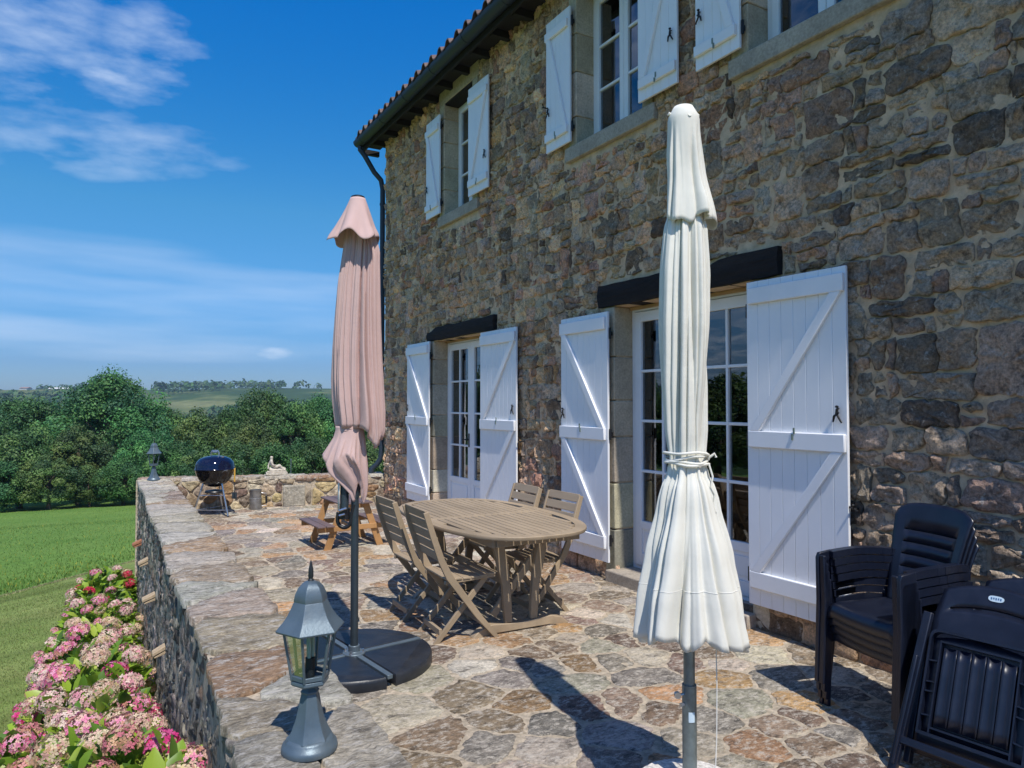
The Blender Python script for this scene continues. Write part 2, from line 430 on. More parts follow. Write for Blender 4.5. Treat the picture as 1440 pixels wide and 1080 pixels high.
sep = N(nt, 'SeparateXYZ'); nt.links.new(vec, sep.inputs[0])
zc = math_(nt, 'ADD', math_(nt, 'MAXIMUM', sep.outputs[2], 0.), .11)
cv = N(nt, 'CombineXYZ'); nt.links.new(math_(nt, 'DIVIDE', sep.outputs[0], zc), cv.inputs[0]); nt.links.new(math_(nt, 'DIVIDE', sep.outputs[1], zc), cv.inputs[1])
def spot(px, py, w_, h_, rot=0.):
    # soft elliptical patch of cloud at a sky direction (azimuth / height)
    d = ray(px, py).normalized(); az = atan2(d.x, d.y); el = math.asin(d.z)
    A = math_(nt, 'ARCTAN2', sep.outputs[0], sep.outputs[1]); E_ = math_(nt, 'ARCSINE', sep.outputs[2])
    da = math_(nt, 'SUBTRACT', A, az); de = math_(nt, 'SUBTRACT', E_, el)
    if rot:
        a2 = math_(nt, 'ADD', math_(nt, 'MULTIPLY', da, cos(rot)), math_(nt, 'MULTIPLY', de, sin(rot)))
        e2 = math_(nt, 'SUBTRACT', math_(nt, 'MULTIPLY', de, cos(rot)), math_(nt, 'MULTIPLY', da, sin(rot))); da, de = a2, e2
    q = math_(nt, 'ADD', math_(nt, 'POWER', math_(nt, 'ABSOLUTE', math_(nt, 'DIVIDE', da, w_)), 2.), math_(nt, 'POWER', math_(nt, 'ABSOLUTE', math_(nt, 'DIVIDE', de, h_)), 2.))
    return math_(nt, 'MAXIMUM', math_(nt, 'SUBTRACT', 1., q), 0.)
mpn = N(nt, 'Mapping'); mpn.inputs['Scale'].default_value = (1.5, 1.15, 1); nt.links.new(cv.outputs[0], mpn.inputs[0])
wn = N(nt, 'TexNoise'); wn.inputs['Scale'].default_value = 2.6; wn.inputs['Detail'].default_value = 8; wn.inputs['Roughness'].default_value = .58; wn.inputs['Distortion'].default_value = .5
nt.links.new(mpn.outputs[0], wn.inputs['Vector']); n1 = wn.outputs['Fac']
mp3 = N(nt, 'Mapping'); mp3.inputs['Scale'].default_value = (8, 8, 24); nt.links.new(vec, mp3.inputs[0])
n2 = noise_(nt, mp3.outputs[0], 1.6, 8, .55)
mp4 = N(nt, 'Mapping'); mp4.inputs['Scale'].default_value = (3, 3, 26); nt.links.new(vec, mp4.inputs[0])
n3 = noise_(nt, mp4.outputs[0], 1.2, 7, .5)
def cov(spots, n, lo, hi, amt):
    s = spots[0]
    for t in spots[1:]: s = math_(nt, 'MAXIMUM', s, t)
    v = math_(nt, 'MULTIPLY', n, math_(nt, 'ADD', math_(nt, 'MULTIPLY', s, .62), .38))
    return math_(nt, 'MULTIPLY', math_(nt, 'MULTIPLY', ramp(nt, v, [(lo, 0.), (hi, 1.)]), ramp(nt, s, [(0., 0.), (.35, 1.)])), amt)
c1 = cov([spot(40, 60, .14, .12), spot(160, 105, .10, .05), spot(215, 70, .10, .07)], n2, .38, .68, .36)
c2 = cov([spot(120, 195, .24, .05, .03), spot(60, 205, .2, .04)], n2, .34, .70, .36)
c3 = cov([spot(190, 385, .04, .012), spot(385, 497, .04, .012), spot(150, 108, .05, .02)], n2, .36, .60, .45)
c4 = cov([spot(150, 400, .55, .07), spot(80, 470, .6, .035), spot(330, 450, .4, .05)], n3, .30, .64, .26)
c5 = cov([spot(20, 465, .3, .028), spot(230, 490, .25, .022)], n3, .26, .60, .34)
tot = c1
for c in (c2, c3, c4, c5): tot = math_(nt, 'MAXIMUM', tot, c)
el_ = ramp(nt, sep.outputs[2], [(.0, (.29, .42, .71)), (.05, (.29, .42, .71)), (.13, (.50, .68, .88)), (.25, (.68, .93, .96)), (.5, (.03, .98, 1.34)), (.75, (.03, .88, 1.3))])
skb = mix(nt, 1., hs.outputs[0], el_, 'MULTIPLY')
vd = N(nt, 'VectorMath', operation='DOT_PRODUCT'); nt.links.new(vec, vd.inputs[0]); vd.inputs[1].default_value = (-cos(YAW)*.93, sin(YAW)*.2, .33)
fill_cloud = math_(nt, 'MULTIPLY', ramp(nt, vd.outputs['Value'], [(.42, 0.), (.62, 1.)]), ramp(nt, wn.outputs['Fac'], [(.46, 0.), (.68, 1.)]))  # unseen bright clouds left of the view, added to lift the ambient light
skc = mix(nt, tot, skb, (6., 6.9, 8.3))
skc = mix(nt, math_(nt, 'MULTIPLY', fill_cloud, .42), skc, (8.5, 9.2, 10.4))
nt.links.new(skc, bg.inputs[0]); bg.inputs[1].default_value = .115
SC.view_settings.view_transform = 'Standard'; SC.view_settings.look = 'None'; SC.view_settings.gamma = 1; SC.view_settings.exposure = .25
SC.cycles.max_bounces = 8; SC.cycles.transparent_max_bounces = 16; SC.cycles.use_denoising = True

# ------------------------------------------------------------------ terrain
def lerp(a, b, t): return a+(b-a)*max(0, min(1, t))
def ss(t): t = max(0, min(1, t)); return t*t*(3-2*t)
def ground(x, y):
    d = sqrt(x*x+y*y); az = atan2(x, y)
    z = -2.-.25*ss((d-12)/8)-2.6*ss((d-18)/36)-.06*max(0, d-50) if d < 60 else -2.25-2.6-.6-ss((d-60)/240)*16
    if d > 300:
        ridge = 24+9*mn.noise(Vector((cos(az)*2.3, sin(az)*2.3, 4.)))+5*mn.noise(Vector((cos(az)*7, sin(az)*7, 1.)))
        z += ss((d-380)/620)*(ridge+17)+4*mn.noise(Vector((x*.006, y*.006, 0)))*ss((d-300)/200)
    z += .12*mn.noise(Vector((x*.12, y*.12, 0)))*ss((d-13)/10)
    return z
def mowline(x): # y of the mown edge at x
    return 18.95+1.08*x-.035*x*x
def grid(name, mat, rows, x0f, x1f, nx, off=0., kind='structure'):
    b = MB(); vs = []; fs = []
    for j, y in enumerate(rows):
        for i in range(nx+1):
            x = lerp(x0f(y), x1f(y), i/nx); vs.append((x, y, ground(x, y)+off))
    for j in range(len(rows)-1):
        for i in range(nx): a = j*(nx+1)+i; fs.append((a, a+1, a+nx+2, a+nx+1))
    b.add(vs, fs); o = b.build(name, mat, sharp=180, recalc=False); o['kind'] = kind; return o
# hills: polar sheet out to the horizon
b = MB(); rr = [0, 10, 20, 35, 50, 60, 75, 95, 120, 160, 200, 250, 300]+[300+25*i for i in range(1, 45)]+[1500, 1700, 2100, 2800, 4000]; na = 180
vs = [(r*sin(2*pi*j/na), r*cos(2*pi*j/na), ground(r*sin(2*pi*j/na), r*cos(2*pi*j/na))-(1.5 if r < 61 else .05)-(0 if r < 1450 else (r-1400)*.03)) for r in rr for j in range(na)]
fs = [(i*na+j, (i+1)*na+j, (i+1)*na+(j+1) % na, i*na+(j+1) % na) for i in range(len(rr)-1) for j in range(na)]
b.add(vs, fs); tag(b.build('hills', 'hillfield', sharp=180), kind='structure')
rows = [-12+i*1. for i in range(73)]
grid('lawn', 'lawn', rows, lambda y: -45, lambda y: 45, 90)
b = MB(); vs = []; fs = []; nx = 70; nj = 40
for j in range(nj+1):
    for i in range(nx+1):
        x = -45+i*75/nx; y0 = mowline(max(-14, min(14, x))); y = y0+(62-y0)*(j/nj)**1.3; vs.append((x, y, ground(x, y)+.006+.03*ss((y-y0)/3)))
for j in range(nj):
    for i in range(nx): a = j*(nx+1)+i; fs.append((a, a+1, a+nx+2, a+nx+1))
b.add(vs, fs); tag(b.build('meadow', 'meadow', sharp=180, recalc=False), kind='structure')
# grass: fine blades on the lawn, longer ones in the meadow
def blades(name, pts, hh, ww, cols, label, cat):
    b = MB(); vs = []; fs = []; cs = []
    rg = random.Random(3)
    for (x, y) in pts:
        z = ground(x, y); a = rg.uniform(0, 2*pi); h = rg.uniform(*hh); w_ = rg.uniform(*ww); l = h*.5
        dx, dy = cos(a)*w_, sin(a)*w_; ax, ay = rg.uniform(-l, l), rg.uniform(-l, l)
        o = len(vs); vs += [(x-dx, y-dy, z), (x+dx, y+dy, z), (x+ax, y+ay, z+h)]; fs.append((o, o+1, o+2))
        c = rg.choice(cols); k = rg.uniform(.75, 1.25); cs += [(c[0]*k, c[1]*k, c[2]*k)]*3
    b.v = vs; b.f = fs; b.c = cs; b.col = True
    o = b.build(name, 'grass_blade', smooth=False, recalc=False)
    tag(o, label, cat, kind='stuff')
rg = random.Random(11); pts = []
while len(pts) < 60000:
    y = 5+13*rg.random()**.8; x = rg.uniform(-.42*y-.2, .1)
    if y > mowline(x)-.1: continue
    pts.append((x, y))
blades('lawn_grass', pts, (.012, .035), (.003, .007), [(.20, .25, .07), (.16, .22, .06), (.28, .29, .11)], 'short mown grass covering the lawn below the hydrangeas', 'grass')
pts = [(x, mowline(x)+rg.gauss(-.06, .05)) for x in (rg.uniform(-9, 4) for _ in range(9000))]
blades('cut_grass', pts, (.01, .04), (.01, .02), [(.42, .38, .2), (.36, .36, .17), (.3, .34, .13)], 'pale line of dry cut grass along the mown edge of the meadow', 'cut grass')
pts = []
while len(pts) < 75000:
    t = rg.random()**2.; y = 16+38*t; x = rg.uniform(-.45*y-1, .06*y)
    if y < mowline(x)+rg.uniform(0, .15): continue
    pts.append((x, y))
blades('meadow_grass', pts, (.03, .10), (.006, .018), [(.09, .19, .035), (.105, .21, .04), (.12, .225, .04), (.095, .2, .035), (.11, .21, .04), (.13, .2, .045), (.18, .24, .06), (.40, .38, .06)], 'long unmown meadow grass beyond the mown lawn edge', 'meadow grass')

# ------------------------------------------------------------------ terrace: paving, parapet, far wall
FX = 4.08                                     # the facade plane
b = MB(); b.box(.62, FX+.3, -6, 11.45, -2.2, -.012); st = .03; nx = int((FX+.02-.84)/st); ny = int(14.4/st); vs = []; fs = []
for j in range(ny+1):
    for i in range(nx+1):
        x, y = .84+i*st, -3+j*st; vs.append((x, y, .0035+.0035*mn.noise(Vector((x*8, y*8, 0)))+.003*mn.noise(Vector((x*27, y*27, 3)))))
for j in range(ny):
    for i in range(nx): a = j*(nx+1)+i; fs.append((a, a+1, a+nx+2, a+nx+1))
b.add(vs, fs); tag(b.build('terrace_bed', 'pave_mortar', sharp=60, recalc=False), kind='structure')
PAL_P = [(3, (0.243, 0.175, 0.119)), (1.8, (0.35, 0.215, 0.119)), (3.0, (0.35, 0.299, 0.232)), (2.2, (0.452, 0.39, 0.299)), (2.2, (0.215, 0.186, 0.158)), (0.9, (0.441, 0.266, 0.13)), (1.6, (0.237, 0.164, 0.124)), (1.0, (0.52, 0.452, 0.362))]
rg = random.Random(21)
bd = (.86, FX+.02, -3., 11.6)
sd = poisson_seeds(bd, rg, .12, .52, 9000, 1.25)
b = MB()
for p in voronoi(sd, bd, rad=.8):
    stone(b, p, lambda x, y, z: (x, y, z), .008, pick(rg, PAL_P, .28), rg, gap=rg.uniform(.008, .019), rough=.003, seg=.05, rnd_t=.09, flat=True, jit=.013)
tag(b.build('terrace_paving', 'paving', sharp=60, recalc=False), kind='structure')
# parapet along the terrace edge
PW = thing('parapet_wall', 'low stone parapet with pale flagstone top and dark rough outer face along the terrace edge', 'parapet', (.65, 4, 0))
def pb(mb, name, mat, parent, **k):
    o = mb.build(name, mat, parent, **k); o.location = tuple(-q for q in parent.location) if not parent.rotation_euler.z else (0, 0, 0); return o
def pxo(y): return .40+(y-2)*.0165+.012*sin(y*2.1)   # outer edge
def pxi(y): return .845+(y-2.)*.0125
b = MB(); ys = [-4+i*.4 for i in range(40)]
vs = []; fs = []
for y in ys: vs += [(pxo(y)+.016, y, -2.3), (pxo(y)+.014, y, .475), (pxi(y)-.02, y, .475), (pxi(y)-.02, y, -.02)]
n = len(ys)
for i in range(n-1):
    for k in range(4): fs.append((i*4+k, i*4+(k+1) % 4, i*4+4+(k+1) % 4, i*4+4+k))
fs += [(0, 1, 2, 3), tuple((n-1)*4+k for k in (3, 2, 1, 0))]
b.add(vs, fs); pb(b, 'mortar_core', 'pave_mortar', PW, smooth=False)
PAL_T = [(3, (.42, .37, .29)), (2, (.36, .29, .21)), (1.1, (.36, .235, .145)), (2.5, (.48, .43, .345)), (1.2, (.28, .21, .15)), (1.5, (.39, .35, .29))]
b = MB(); bd = (.0, .46, -2., 11.66); sd = poisson_seeds((.05, .40, -2, 11.7), rg, .22, .55, 3000, 1.)
for p in voronoi(sd, bd, rad=.8):
    stone(b, p, lambda x, y, z: (pxo(y)-.012+x*(pxi(y)-pxo(y)+.024)/.46, y, .485+z+.01*mn.noise(Vector((x*3, y*3, 0)))), .012, pick(rg, PAL_T, .14), rg, gap=.007, rough=.008, seg=.05, rnd_t=.15, flat=True, jit=.008, sink=.03)
pb(b, 'coping', 'parapet_top', PW, sharp=70, recalc=False)
PAL_D = [(3, (.29, .255, .215)), (1.5, (.18, .155, .13)), (2, (.37, .33, .275)), (1, (.27, .19, .14)), (1., (.43, .385, .32))]
b = MB(); bd = (-3., 11.66, -2.2, .48)
for p in voronoi(rubble_seeds(bd, rg, (.07, .26), (.14, .5)), bd, rad=.6):
    stone(b, p, lambda y, z, d: (pxo(y)+.022-d*.8, y, z), rg.uniform(.006, .015), pick(rg, PAL_D, .35), rg, gap=.0005, rough=.02, seg=.035, rnd_t=.2, jit=.006)
pb(b, 'outer_face', 'dark_wall', PW, sharp=50, recalc=False)
PAL_G = [(3, (.42, .34, .22)), (2, (.50, .42, .29)), (1.5, (.36, .22, .12)), (1.5, (.30, .25, .19)), (1, (.22, .16, .12)), (1, (.50, .38, .20))]
b = MB(); bd = (-3., 11.3, -.01, .48)
for p in voronoi(rubble_seeds(bd, rg, (.1, .17), (.15, .38)), bd, rad=.6):
    stone(b, p, lambda y, z, d: (pxi(y)-.02+d, y, z), .015, pick(rg, PAL_G), rg, gap=.01, rough=.01, seg=.06)
pb(b, 'inner_face', 'garden_wall', PW, sharp=50, recalc=False)
for i, (px, py) in enumerate(((199, 762), (208, 788), (218, 838), (232, 912))):
    r = ray(px, py); t = (.45)/r.x; c = Vector((.45, r.y*t, 1.6+r.z*t)); s = .8+.25*rnd.random()
    b = MB(); b.prism([(0, 0), (-.10*s, -.035), (-.10*s, -.012), (0, .03)], -.05*s, .05*s, 'y'); b.prism([(0, -.03), (-.085*s, -.05), (-.085*s, -.038), (0, -.004)], -.045*s, .045*s, 'y')
    o = b.build('drain_tile', 'terracotta' if i == 0 else 'sandtile', PW, bevel=.004); o.location = c-PW.location
    if i == 0: o['label'] = 'orange terracotta drain tile'
# far wall, from the parapet corner to the house
A_ = Vector((.53, 11.62)); B_ = Vector((4.12, 11.08)); dW = (B_-A_); LW = dW.length; dW.normalize(); nW = Vector((dW.y, -dW.x))
if nW.y > 0: nW = -nW
GW = thing('garden_wall', 'low sunlit buff stone wall closing the far end of the terrace', 'wall', (2.4, 11.4, 0))
def wtop(u): return .50-.055*u/LW+.012*mn.noise(Vector((u*1.7, 0, 2)))
def WP(u, z, d): return (A_.x+dW.x*u+nW.x*d, A_.y+dW.y*u+nW.y*d, z)
b = MB(); vs = []; fs = []
for i in range(13):
    u = LW*i/12
    vs += [WP(u, -2.3, -.01), WP(u, wtop(u)-.02, -.01), WP(u, wtop(u)-.02, -.36), WP(u, -2.3, -.36)]
for i in range(12):
    for k in range(4): fs.append((i*4+k, i*4+(k+1) % 4, i*4+4+(k+1) % 4, i*4+4+k))
fs += [(0, 1, 2, 3), (51, 50, 49, 48)]; b.add(vs, fs); pb(b, 'mortar_core', 'pave_mortar', GW, smooth=False)
b = MB(); bd = (.3, LW-.02, -.01, .47)
for p in voronoi(rubble_seeds(bd, rg, (.07, .2), (.14, .42)), bd, holes=[(2.02, 2.36, .0, .34)], rad=.6):
    stone(b, p, lambda u, z, d: WP(u, z*wtop(u)/.5, d-.01), .02, pick(rg, PAL_G), rg, gap=.008, rough=.014, seg=.05)
bd = (.3, LW-.02, -.4, 0.)
pb(b, 'wall_face', 'garden_wall', GW, sharp=50, recalc=False)
b = MB(); bd = (0., LW, 0., .40)
for p in voronoi(poisson_seeds(bd, rg, .2, .5, 900, 1.), bd, rad=.8):
    stone(b, p, lambda u, v, z: WP(u, wtop(u)-.012+z, .02-v), .014, pick(rg, PAL_T), rg, gap=.006, rough=.008, seg=.05, flat=True, sink=.03)
pb(b, 'coping', 'parapet_top', GW, sharp=70, recalc=False)

# ------------------------------------------------------------------ the house
HS = thing('stone_house', 'two-storey rubble stone house with white shutters and dark eaves beside the terrace', 'house', (6.5, 4, 0))
def H(mb, name, mat, parent=None, **k):
    o = mb.build(name, mat, parent or HS, **k)
    o.location = -HS.location if (parent is None or parent is HS) else (0, 0, 0)
    return o
YE = 11.10; YN = -5.; WT = 5.90
# openings: (y0, y1, z0, z1)
OPS = [(3.53, 5.11, .10, 2.485), (7.585, 9.10, .10, 2.47), (7.92, 8.77, 4.15, 5.70), (4.69, 5.69, 4.15, 5.70), (2.53, 3.55, 4.15, 5.70)]
# thick wall as slabs around the openings
b = MB(); XW0, XW1 = FX+.02, FX+.55
ysp = sorted({YN, YE-.02}|{v for o in OPS for v in o[:2]})
for a, c in zip(ysp, ysp[1:]):
    m = (a+c)/2; zs = sorted([(o[2], o[3]) for o in OPS if o[0] <= m <= o[1]])
    z = -2.3
    for z0, z1 in zs+[(WT, None)]:
        b.box(XW0, XW1, a, c, z, z0)
        z = z1
H(b, 'wall_core', 'mortar', smooth=False)
b = MB(); b.box(FX+.55, 10., YE-.5, YE-.02, -2.3, WT); b.box(FX+.55, 10., YN, YN+.4, -2.3, WT); b.box(9.6, 10., YN+.4, YE-.5, -2.3, WT)
H(b, 'rear_wall', 'mortar', smooth=False)
b = MB(); b.box(FX+.55, 9.6, YN+.4, YE-.5, 2.75, 2.95); b.box(FX+.55, 9.6, YN+.4, YE-.5, 5.86, 5.92)
b.box(FX+.55, 9.6, 6.3, 6.4, -.1, 2.75); b.box(FX+.56, 9.6, 6.9, 7.0, 2.95, 5.86)
H(b, 'ceiling', 'plaster', smooth=False)
b = MB(); b.box(FX+.55, 9.6, YN+.4, YE-.5, -.1, .08); H(b, 'room_floor', 'room_floor', smooth=False)
# rubble facing stones
PAL_F = [(3, (0.586, 0.379, 0.227)), (3, (0.491, 0.331, 0.209)), (2.4, (0.475, 0.343, 0.237)), (1.0, (0.555, 0.313, 0.192)), (1.0, (0.238, 0.163, 0.108)), (2, (0.665, 0.434, 0.251)), (0.6, (0.523, 0.289, 0.192)), (1.5, (0.523, 0.385, 0.264)), (0.25, (0.665, 0.385, 0.173))]
rg = random.Random(5)
LIN = [(3.27, 5.32, 2.478, 2.70), (7.32, 9.29, 2.462, 2.66)]
SILL = [(o[0]-.16, o[1]+.16, o[2]-.14, o[2]) for o in OPS[2:]]
HEAD = [(o[0]-.16, o[1]+.16, o[3], WT) for o in OPS[2:]]
JAMB = [(o[0]-.13, o[1]+.13, o[2]-.2, o[3]) for o in OPS]
def weather(c, y):
    # the stones at the near end of the wall are greyer and darker, grown over with lichen
    k = ss((4.4-y)/2.2)*.75; g = sum(c)/3
    return tuple(lerp(v, (v*.35+g*m*.65)*.88, k) for v, m in zip(c, (1.14, 1.0, .82)))
def rows_rubble(b, ya, yb, z0, z1, hrow, wst, holes, hs_, seg):
    # random rubble brought roughly to courses: wavy beds, tilted joints, some stones two courses high
    rows = [z0]
    while rows[-1] < z1-.05: rows.append(rows[-1]+rg.uniform(*hrow))
    rows[-1] = z1; nr = len(rows)-1; blocked = {}
    def bed(i, y):
        if i <= 0 or i >= nr: return rows[min(i, nr)]
        return rows[i]+.045*mn.noise(Vector((y*1.1, i*7.3, 0)))+.022*mn.noise(Vector((y*4.5, i*3.1, 4)))
    for i in range(nr):
        y = ya-rg.uniform(0, .1); bl = sorted(blocked.get(i, []))
        while y < yb:
            hgt = rows[i+1]-rows[i]
            sc_ = 1+.5*ss((4.6-y)/2.8); w_ = sc_*rg.uniform(*wst)*(.75+.5*rg.random()) if rg.random() < .8 else rg.uniform(wst[0]*.5, wst[0])
            hit = [q for q in bl if q[0] < y+w_-.03 and q[1] > y+.001]
            if hit:
                if hit[0][0]-y < .05: y = hit[0][1]; continue
                w_ = hit[0][0]-y
            top = i+1
            if not hit and i+2 <= nr and rg.random() < .13+.2*(sc_-1) and w_ > .1 and hgt < hrow[0]+.7*(hrow[1]-hrow[0]): top = i+2; blocked.setdefault(i+1, []).append((y, y+w_))
            y2 = y+w_; t1, t2 = rg.uniform(-.014, .014), rg.uniform(-.014, .014)
            pol = [(y+t1, bed(i, y)), ((y+y2)/2, bed(i, (y+y2)/2)-rg.uniform(0, .006)), (y2+t2, bed(i, y2)), (y2-t2, bed(top, y2)), ((y+y2)/2, bed(top, (y+y2)/2)+rg.uniform(0, .006)), (y-t1, bed(top, y))]
            parts = [pol]
            if top == i+1 and hgt > .13 and rg.random() < .3:
                m1, m2 = [lerp(bed(i, q), bed(top, q), rg.uniform(.38, .62)) for q in (y, y2)]
                parts = [[pol[0], pol[1], pol[2], (y2, m2), (y, m1)], [(y, m1), (y2, m2), pol[3], pol[4], pol[5]]]
            for p in parts:
                px = [q[0] for q in p]; pz = [q[1] for q in p]; cx, cz = sum(px)/len(p), sum(pz)/len(p)
                for (a0, a1, b0, b1) in list(holes)+[(yb, 99, -9, 99), (-99, ya, -9, 99)]:
                    if max(px) < a0 or min(px) > a1 or max(pz) < b0 or min(pz) > b1: continue
                    ds = [a0-cx, cx-a1, b0-cz, cz-b1]; m = max(ds)
                    if m <= 0: p = []; break
                    p = clip(p, *[(1, 0, a0), (-1, 0, -a1), (0, 1, b0), (0, -1, -b1)][ds.index(m)])
                    if len(p) < 3: p = []; break
                if len(p) > 2 and area(p) > .002:
                    stone(b, p, lambda u, v, d: (FX+.02-d, u, v), rg.uniform(*hs_), weather(pick(rg, PAL_F, .33), cx), rg, gap=rg.uniform(.003, .012), rough=.024, seg=seg, rnd_t=rg.uniform(.06, .19), jit=.011)
            y = y2
b = MB()
HO = LIN+SILL+HEAD+JAMB
rows_rubble(b, -3.5, YE, .13, WT, (.085, .205), (.10, .27), HO, (.013, .034), .045)
H(b, 'rubble_facing', 'facade_stone', sharp=50, recalc=False)
# pointing: an uneven skin of mortar that laps the stone edges
b = MB(); st = .028; ny = int((YE+.0-0.)/st); nz_ = int(WT/st); vs = []; idx = {}; fs = []
def keep(y, z): return not any(a-.0 < y < c+.0 and e < z < f for a, c, e, f in [(o[0]-.03, o[1]+.03, o[2]-.1, o[3]+.0) for o in OPS])
for i in range(ny+1):
    for j in range(nz_+1):
        y, z = YE-.002-i*st, j*st-.005; d = .003+.009*mn.noise(Vector((y*9, z*9, 2.)))+.006*mn.noise(Vector((y*31, z*31, 7.)))
        vs.append((FX+.02-d, y, z))
for i in range(ny):
    for j in range(nz_):
        if keep(YE-(i+.5)*st, (j+.5)*st): a = i*(nz_+1)+j; fs.append((a, a+1, a+nz_+2, a+nz_+1))
b.add(vs, fs); H(b, 'mortar_pointing', 'mortar', sharp=180, recalc=False)
# plinth course and quoins
b = MB(); y = -3.5
while y < YE:
    L = rg.uniform(.3, .75); y2 = min(y+L, YE)
    if any(o[0]-.05 < (y+y2)/2 < o[1]+.05 for o in OPS[:2]):
        if b.v: H(b, 'plinth', 'facade_stone', sharp=50, recalc=False); b = MB()
    else:
        stone(b, [(y, -.01), (y2, -.01), (y2, .15), (y, .15)], lambda u, v, d: (FX+.02-d, u, v), .03, pick(rg, PAL_F, .2), rg, gap=.006, rough=.006, rnd_t=.08)
    y = y2
H(b, 'plinth', 'facade_stone', sharp=50, recalc=False)
def piece(mm, c): mm.c = [c]*len(mm.v); mm.col = True; return mm
PAL_J = [(3, (.44, .36, .25)), (2, (.37, .31, .22)), (1.5, (.50, .42, .31)), (1, (.32, .28, .22))]
for k, (y0, y1, z0, z1) in enumerate(OPS):
    for side, ye in ((-1, y0), (1, y1)):
        z = z0 if k > 1 else -.0; b = MB()
        while z < z1-.02:
            h = rg.uniform(.28, .46); z2 = min(z+h, z1)
            if z1-z2 < .12: z2 = z1
            wf = rg.uniform(.11, .15); c = pick(rg, PAL_J, .15); g = .006
            ya, yb = (ye-wf, ye+.004) if side < 0 else (ye-.004, ye+wf)
            if side < 0: ya, yb = ye-wf, ye+.012
            else: ya, yb = ye-.012, ye+wf
            mm = MB(); mm.box(FX-.012, FX+.235, ya, yb, z+g, z2-g)
            b.add(mm.v, mm.f, c); z = z2
        H(b, 'jamb', 'dressed', bevel=.008)

b = MB()
for (y0, y1, z0, z1) in SILL:
    mm = MB(); mm.box(FX-.035, FX+.33, y0, y1, z0, z1+.004); H(piece(mm, (.34, .30, .24)), 'sill', 'dressed', bevel=.01)
for i, (y0, y1, z0, z1) in enumerate(OPS[:2]):
    mm = MB(); mm.box(FX-.10, FX+.34, y0-.02, y1+.02, -.005, z0+.005); H(piece(mm, (.36, .31, .25)), 'door_step', 'dressed', bevel=.01)
for (y0, y1, z0, z1) in OPS[2:]:
    mm = MB(); mm.box(FX-.01, FX+.34, y0-.16, y1+.16, z1-.004, WT-.01); H(piece(mm, (.38, .31, .22)), 'stone_lintel', 'dressed', bevel=.01)
    mm = MB(); mm.box(FX+.0, FX+.345, y0+.013, y1-.013, z1-.03, z1-.006); H(mm, 'inner_lintel', 'beam')
for (y0, y1, z0, z1), sl in zip(LIN, (.0, .0)):
    b = MB(); n = 26; vs = []; fs = []
    for i in range(n+1):
        y = lerp(y0+.01, y1-.01, i/n); zt = z1-.012+.014*mn.noise(Vector((y*4, 0, 0)))-.05*ss(1-(y-y0)/.35)*(0)-(.06*ss((y-(y1-.32))/.3) if y0 > 6 else .035*ss(1-abs(y-3.95)/.12))
        zb = z0+.010+.016*mn.noise(Vector((y*3, 5, 0)))
        for (x, z) in ((FX-.03, zb), (FX-.05+.016*mn.noise(Vector((y*9, 2, 2))), (zb+zt)/2), (FX-.03, zt), (FX+.33, zt), (FX+.33, zb)): vs.append((x, y, z))
    for i in range(n):
        for k in range(5): fs.append((i*5+k, i*5+(k+1) % 5, i*5+5+(k+1) % 5, i*5+5+k))
    fs += [tuple(range(5)), tuple(n*5+k for k in (4, 3, 2, 1, 0))]; b.add(vs, fs)
    H(b, 'lintel_beam', 'beam', smooth=True, sharp=45)

